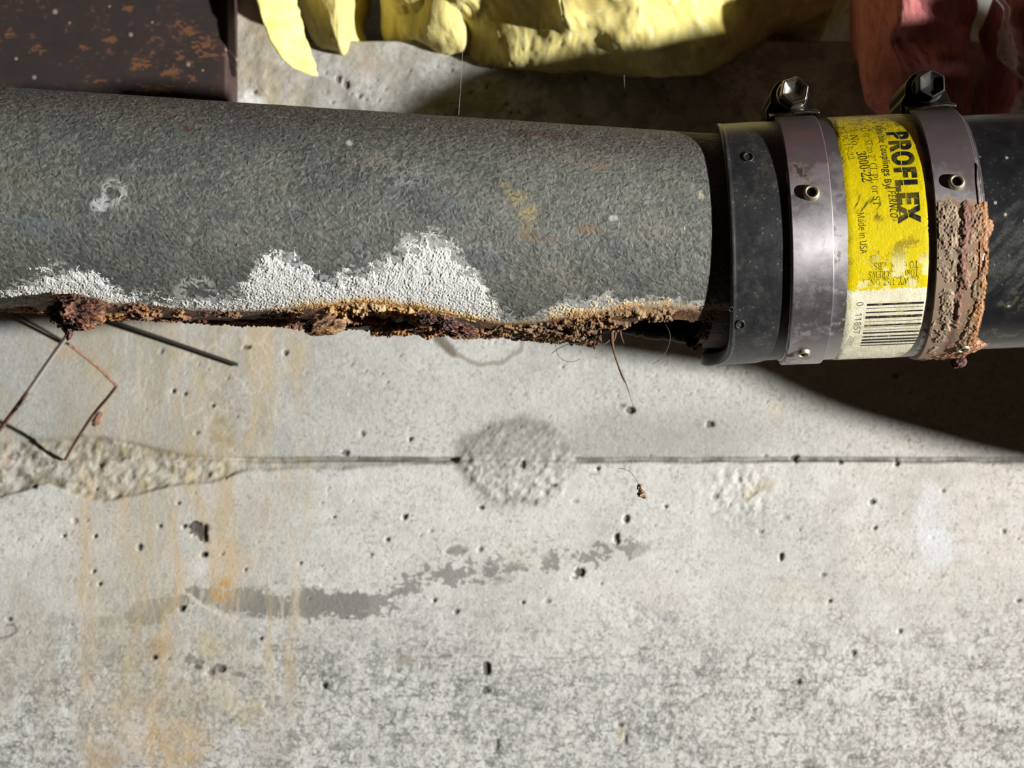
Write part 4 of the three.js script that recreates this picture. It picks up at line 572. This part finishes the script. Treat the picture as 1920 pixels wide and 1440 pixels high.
// ------------------------------------------------------------------ glass-wool insulation above the wall
function wool(st, nu, nv, seed, amp, k) {                             // swept soft body: stations [pos, ry, rz]
  const n = st.length - 1, P = new THREE.CatmullRomCurve3(st.map((q) => q[0])), ip = (t, c) => { const x = clamp(t) * n, i = Math.min(n - 1, Math.floor(x)), f = x - i, ff = f * f * (3 - 2 * f); return lerp(st[i][c], st[i + 1][c], ff); };
  return grid(nu, nv, (i, j, o) => {
    const t = i / nu, th = j / nv * 2 * PI, p = P.getPoint(t), endf = Math.pow(clamp(1 - Math.pow(Math.abs(2 * t - 1), 8)), 0.5), ry = ip(t, 1) * endf, rz = ip(t, 2) * endf, q = V(p.x, p.y + ry * Math.cos(th), p.z + rz * Math.sin(th));
    const d = amp * (0.85 * fbm3(q.x * k + seed, q.y * k * 1.3, q.z * k, 2) + 0.16 * fbm3(q.x * k * 2.7, q.y * k * 2.7 + seed, q.z * k * 2.7, 3) + 0.05 * fbm3(q.x * k * 11, q.y * k * 11 + seed, q.z * k * 11, 2));
    const l = Math.hypot(ry * Math.cos(th), rz * Math.sin(th)) || 1; o.p.set(q.x + amp * 0.5 * n3(q.x * k * 1.5, q.y * k * 1.5 + 9, q.z * k + seed) * endf, q.y + d * ry * Math.cos(th) / l * endf, q.z + d * rz * Math.sin(th) / l * endf); o.uv = [t * 6, j / nv * 6];
  });
}
const woolTex = (a, b, c3) => tex(512, 512, (u, v) => { const m = fbm(u * 7, v * 7, 5), f = n2(u * 60 + 14 * n2(u * 9, v * 9), v * 150), g = fbm(u * 25, v * 25, 3); let c = mix3(a, b, clamp(0.5 + m * 0.9 + 0.12 * f)); return mix3(c, c3, 0.5 * sstep(0.2, 0.5, g)); }, true, THREE.MirroredRepeatWrapping);
const woolMat = (t) => phys({ map: t, bumpMap: t, bumpScale: 0.0004, roughness: 1, sheen: 0.6, sheenRoughness: 0.8, sheenColor: new THREE.Color(0.6, 0.55, 0.4) });
const yTex = woolTex([0.52, 0.42, 0.12], [0.74, 0.65, 0.24], [0.78, 0.74, 0.46]), yellow = woolMat(yTex);
const W2 = (X, Y, z) => at(X, Y, z);
const fibreMat = std({ color: 0xe8dc9a, roughness: 0.8 });
{
  const yBatt = thing('yellow_insulation', 'long sagging batt of yellow insulation along the top of the wall', 'insulation', V(0, ledgeY, -0.19));
  const off = (g) => { g.translate(0, -ledgeY, 0.19); return g; };
  const S = (X, Yb, z, ry, rz) => { const p = W2(X, Yb, z + rz * 0.4); return [V(p.x, p.y + ry, z), ry, rz]; };
  mesh('batt', off(wool([S(690, 78, -0.17, 0.045, 0.04), S(740, 86, -0.165, 0.05, 0.045), S(820, 92, -0.165, 0.055, 0.045), S(880, 110, -0.165, 0.058, 0.05), S(960, 128, -0.165, 0.06, 0.055), S(1060, 138, -0.165, 0.062, 0.058), S(1180, 137, -0.165, 0.062, 0.058), S(1300, 130, -0.165, 0.06, 0.055), S(1400, 112, -0.17, 0.058, 0.05), S(1500, 80, -0.175, 0.05, 0.05), S(1600, 30, -0.18, 0.05, 0.045), S(1700, -10, -0.19, 0.045, 0.04)], 420, 220, 2, 0.011, 42)), yellow, yBatt);
  const fold = mesh('fold', off(wool([S(722, 70, -0.160, 0.03, 0.018), S(775, 84, -0.155, 0.03, 0.018), S(825, 94, -0.150, 0.034, 0.018), S(868, 92, -0.150, 0.03, 0.018), S(900, 80, -0.156, 0.03, 0.016)], 120, 110, 5, 0.006, 45)), yellow, yBatt);
  const small = thing('yellow_insulation', 'small yellow insulation tuft between the pointed flap and the long batt', 'insulation', V(W2(630, 40, -0.17).x, ledgeY, -0.17));
  { const g = wool([S(550, 84, -0.164, 0.035, 0.03), S(595, 93, -0.157, 0.04, 0.033), S(645, 94, -0.156, 0.04, 0.033), S(686, 70, -0.168, 0.035, 0.03)], 160, 120, 14, 0.008, 48); g.translate(-small.position.x, -ledgeY, 0.17); mesh('tuft', g, yellow, small); }
  // pointed flap
  const L = [[470, 545, -40], [480, 556, 0], [492, 566, 40], [508, 577, 80], [528, 588, 110], [550, 594, 128], [586, 596, 142]];
  const lc = curve(L.map((q) => [q[2], q[0]])), rc = curve(L.map((q) => [q[2], q[1]]));
  const flap = grid(48, 120, (i, j, o) => { const t = i / 48 * 2 * PI, v = j / 120, Y = lerp(-120, 142, v), e = 0.5 + 0.5 * Math.cos(t), X = lerp(lc(Y), rc(Y) + 2 * n2(Y * 0.1, 4), e), sn = Math.sin(t), front = Math.sign(sn) * Math.pow(Math.abs(sn), 0.3), z = -0.119 + front * 0.003 * Math.pow(1 - v, 0.3) - 0.007 * e + 0.0012 * fbm(X * 0.03, Y * 0.03, 3); const p = at(X, Y, z); o.p.copy(p); o.uv = [e * 0.7, v * 2]; });
  const fm = mesh('yellow_insulation', flap, woolMat(woolTex([0.74, 0.62, 0.16], [0.84, 0.75, 0.28], [0.8, 0.75, 0.4])), scene); tag(fm, 'bright yellow pointed flap of insulation hanging beside the dark beam', 'insulation');
  const web = grid(30, 60, (i, j, o) => { const v = j / 60, Y = lerp(-60, 150, v), X = lerp(lerp(440, 500, v), lc(Y) + 12, i / 30); o.p.copy(at(X, Y, -0.138 + 0.003 * fbm(X * 0.02, Y * 0.02, 3))); o.uv = [i / 30, v]; });
  const pinkTex = woolTex([0.40, 0.10, 0.10], [0.56, 0.20, 0.19], [0.60, 0.30, 0.30]), pinkMat = woolMat(pinkTex); pinkMat.sheenColor.setRGB(0.5, 0.3, 0.3);
  const pa = mesh('pink_insulation', wool([[W2(1600, -40, -0.128), 0.03, 0.022], [W2(1640, 40, -0.125), 0.03, 0.022], [W2(1715, 95, -0.122), 0.032, 0.022], [W2(1775, 110, -0.122), 0.035, 0.02], [W2(1815, 60, -0.13), 0.03, 0.014]], 140, 140, 8, 0.009, 50), pinkMat, scene); tag(pa, 'rounded pink insulation tuft behind the darkened clamp screw', 'insulation');
  const pb = thing('pink_insulation', 'pink insulation at the right edge with torn clear film', 'insulation', V(0.17, 0.1, -0.05));
  const shift = (g) => { g.translate(-0.17, -0.1, 0.05); return g; };
  mesh('batt', shift(wool([[W2(1850, 190, -0.122), 0.024, 0.016], [W2(1875, 120, -0.12), 0.045, 0.02], [W2(1930, 100, -0.12), 0.05, 0.022], [V(0.22, 0.12, -0.12), 0.05, 0.022], [V(0.27, 0.13, -0.12), 0.045, 0.022]], 140, 140, 11, 0.008, 55)), pinkMat, pb);
  const film = grid(24, 90, (i, j, o) => { const v = j / 90, u = i / 24, Y = lerp(-40, 215, v), X = 1850 + 38 * Math.sin(v * 2.4) + 16 * n2(v * 9, 3) + (u - 0.5) * (30 + 26 * n2(v * 7, 5)) + 40 * v * v; const z = -0.092 + 0.004 * Math.sin(u * 7 + v * 5) + 0.003 * n2(v * 24, u * 6); o.p.copy(at(X, Y, z)); o.uv = [u, v]; });
  mesh('clear_film', shift(film), phys({ color: 0xffffff, roughness: 0.12, transmission: 0.75, thickness: 0, ior: 1.45 }), pb, { label: 'shiny torn clear plastic film' });
}

// ------------------------------------------------------------------ wires standing out of the wall, left
const wireGrey = std({ color: 0xb3aea6, roughness: 0.4 });
const rustyTex = tex(64, 256, (u, v) => { const m = fbm(u * 4, v * 22, 4); return mix3([0.10, 0.05, 0.03], [0.27, 0.14, 0.09], clamp(0.5 + m)); }), wireRust = std({ map: rustyTex, roughness: 0.8 }), wireDark = std({ color: 0x2e2b24, roughness: 0.8 });
function wire(label, parts, base) { const t = thing('tie_wire', label, 'wire', base); for (const [g, m, n, lab] of parts) { g.translate(-base.x, -base.y, -base.z); const k = mesh(n, g, m, t); if (lab) k.userData.label = lab; } return t; }
wire('straight wire at far left, grey above, rusty below, slanting up to the red nodule', [[tube([at(136, 616, -0.1), at(100, 665, -0.112), at(52, 735, -0.129)], 0.0008, 40, 12), wireGrey, 'rod'], [tube([at(52, 735, -0.129), at(20, 778, -0.14), at(-6, 812, -0.1495)], 0.00085, 30, 12), wireRust, 'rod']], at(-6, 812, -0.15));
wire('thin rusty wire bent to a point, left below the pipe', [[tube([at(122, 862, -0.1495), at(150, 815, -0.135), at(176, 776, -0.12), at(205, 742, -0.105), at(219, 724, -0.1)], 0.0006, 50, 10), wireRust, 'rod'], [tube([at(219, 724, -0.1), at(190, 695, -0.092), at(150, 662, -0.08), at(128, 645, -0.074)], 0.0005, 50, 10), wireRust, 'rod'], [(() => { const g = lump(71, 40, 0.0012, 0.0028, 0.0008, 0.8, 1.8); g.rotateZ(-0.5); const p = at(182, 786, -0.117); g.translate(p.x, p.y, p.z); return g; })(), wireRust, 'rust_flake']], at(122, 862, -0.15));
wire('dark rod standing in for a shadow line on the concrete, below the pipe at left', [[tube([at(190, 595, -0.147), at(320, 640, -0.148), at(446, 684, -0.1485)], 0.0007, 40, 12), wireDark, 'rod']], at(446, 684, -0.15));  // rod added in place of a shadow line, coloured dark for it
wire('short dark rod behind the grey wire, beside the red nodule', [[tube([at(20, 585, -0.147), at(80, 617, -0.148), at(128, 645, -0.1488)], 0.0005, 40, 12), wireDark, 'rod']], at(128, 645, -0.15));

// ------------------------------------------------------------------ things that hang from the pipe
const rootMat = std({ color: 0x5c4330, roughness: 0.85 }), hairMat = std({ color: 0x4a443c, roughness: 0.6 }), webMat = std({ color: 0x8f8b84, roughness: 0.5 });
{
  const r = thing('dried_root', 'dried brown rootlet hanging below the dark hole in the pipe', 'root', at(1150, 622, 0.012)), p0 = r.position;
  const zz = 0.0125, T = (pts, rad, n = 40) => { const g = tube(pts.map(([X, Y, z]) => at(X, Y, z ?? zz)), rad, n, 8); g.translate(-p0.x, -p0.y, -p0.z); return g; };
  mesh('rootlet', merge([T([[1148, 612], [1147, 632], [1150, 655], [1158, 682], [1168, 708], [1174, 720], [1182, 745], [1188, 764]], [0.0005, 0.0006, 0.0003, 0.00022, 0.00032, 0.00014, 0.00006, 0.00004], 60), T([[1160, 610], [1164, 628], [1170, 645]], [0.0004, 0.0003, 0.0001]), T([[1150, 625], [1140, 640], [1130, 646]], [0.0003, 0.0003, 0.0001]), T([[1156, 608], [1154, 625], [1151, 640]], [0.0003, 0.0004, 0.0002])]), rootMat, r);
  const hair = (pts, rad, label) => { const g = tube(pts.map(([X, Y]) => at(X, Y, 0.014)), rad, 60, 6); const m = mesh('hair', g, hairMat, scene); tag(m, label, 'hair'); };
  hair([[1034, 663], [1048, 653], [1068, 645], [1090, 643], [1098, 640], [1100, 628]], 0.00011, 'thick curled hair hanging left of the rootlet, the upper arc');
  hair([[1036, 632], [1042, 650], [1046, 666], [1058, 676], [1074, 678], [1088, 673]], 0.00007, 'thin hair loop hanging lowest, left of the rootlet');
  hair([[1238, 592], [1246, 606], [1255, 622], [1256, 640], [1248, 660], [1238, 674], [1224, 682]], 0.00008, 'thin hair hanging across the dark hole in the pipe');
  const sp = thing('debris_speck', 'tiny brown speck hanging on a thread in front of the concrete', 'debris', at(1200, 918, 0.012)), q = sp.position;
  const mv = (g) => { g.translate(-q.x, -q.y, -q.z); return g; }, L = (X, Y, a, b, s) => { const g = lump(s, 36, a, b, a, 0.8, 1.8, (k) => mix3([0.06, 0.035, 0.02], [0.5, 0.36, 0.22], clamp(0.4 + k * 1.3))); const p = at(X, Y, 0.012); g.translate(p.x, p.y, p.z); return g; };
  mesh('crumb', mv(merge([L(1200, 914, 0.0009, 0.0009, 81), L(1203, 926, 0.0011, 0.0009, 83), L(1209, 931, 0.0007, 0.0006, 85)])), std({ vertexColors: true, roughness: 0.8 }), sp);
  mesh('thread', mv(tube([at(1159, 878, 0.012), at(1175, 881, 0.012), at(1188, 892, 0.012), at(1198, 910, 0.012)], 0.00007, 40, 6)), hairMat, sp);
  mesh('thread', mv(tube([at(1188, 764, 0.0125), at(1189, 800, 0.0125), at(1172, 850, 0.012), at(1159, 878, 0.012)], 0.00002, 40, 5)), webMat, sp);
  for (const [X0, Y0, X1, Y1, z, lab] of [[868, -10, 860, 215, -0.02, 'faint pale cobweb strand hanging down before the yellow batt'], [1170, 140, 1168, 240, -0.03, 'faint pale cobweb strand over the shadowed concrete above the pipe']]) tag(mesh('cobweb_strand', tube([at(X0, Y0, z), at((X0 + X1) / 2 + 3, (Y0 + Y1) / 2, z), at(X1, Y1, z)], 0.00005, 30, 6), webMat, scene), lab, 'cobweb');
}

// ------------------------------------------------------------------ the lamp that lights it all, on a stand outside the frame
{
  const dir = LIGHT_AIM.clone().sub(LIGHT_AT).normalize(), q = new THREE.Quaternion().setFromUnitVectors(V(0, 0, 1), dir);
  const t = thing('work_light', 'small black work light on a thin stand outside the picture', 'lamp', V(LIGHT_AT.x, -0.61, LIGHT_AT.z));
  const place = (g) => { g.applyQuaternion(q); g.translate(0, LIGHT_AT.y + 0.61, 0); return g; };
  const k2 = 1.9, body = new THREE.LatheGeometry([[0, -0.075], [0.012, -0.075], [0.014, -0.07], [0.014, -0.03], [0.02, -0.012], [0.02, -0.004], [0.0175, -0.004], [0.0165, -0.0075], [0, -0.0078]].map(([x, y]) => new THREE.Vector2(x, y)), 40); body.rotateX(PI / 2); body.scale(k2, k2, k2);
  mesh('lamp_body', place(body), std({ color: 0x141414, roughness: 0.5 }), t);
  const lens = new THREE.CircleGeometry(0.0162, 40); lens.translate(0, 0, -0.0068); lens.scale(k2, k2, k2);
  mesh('lens', place(lens), std({ color: 0x111111, emissive: new THREE.Color(1, 0.985, 0.955), emissiveIntensity: 3 }), t);
  const pole = new THREE.CylinderGeometry(0.006, 0.006, 0.466, 20); pole.translate(0.05, 0.233, 0.03); const foot = new THREE.CylinderGeometry(0.07, 0.075, 0.012, 40); foot.translate(0.05, 0.006, 0.03);
  mesh('stand', merge([pole, foot]), std({ color: 0x222222, roughness: 0.5 }), t);
}
renderer.render(scene, camera);
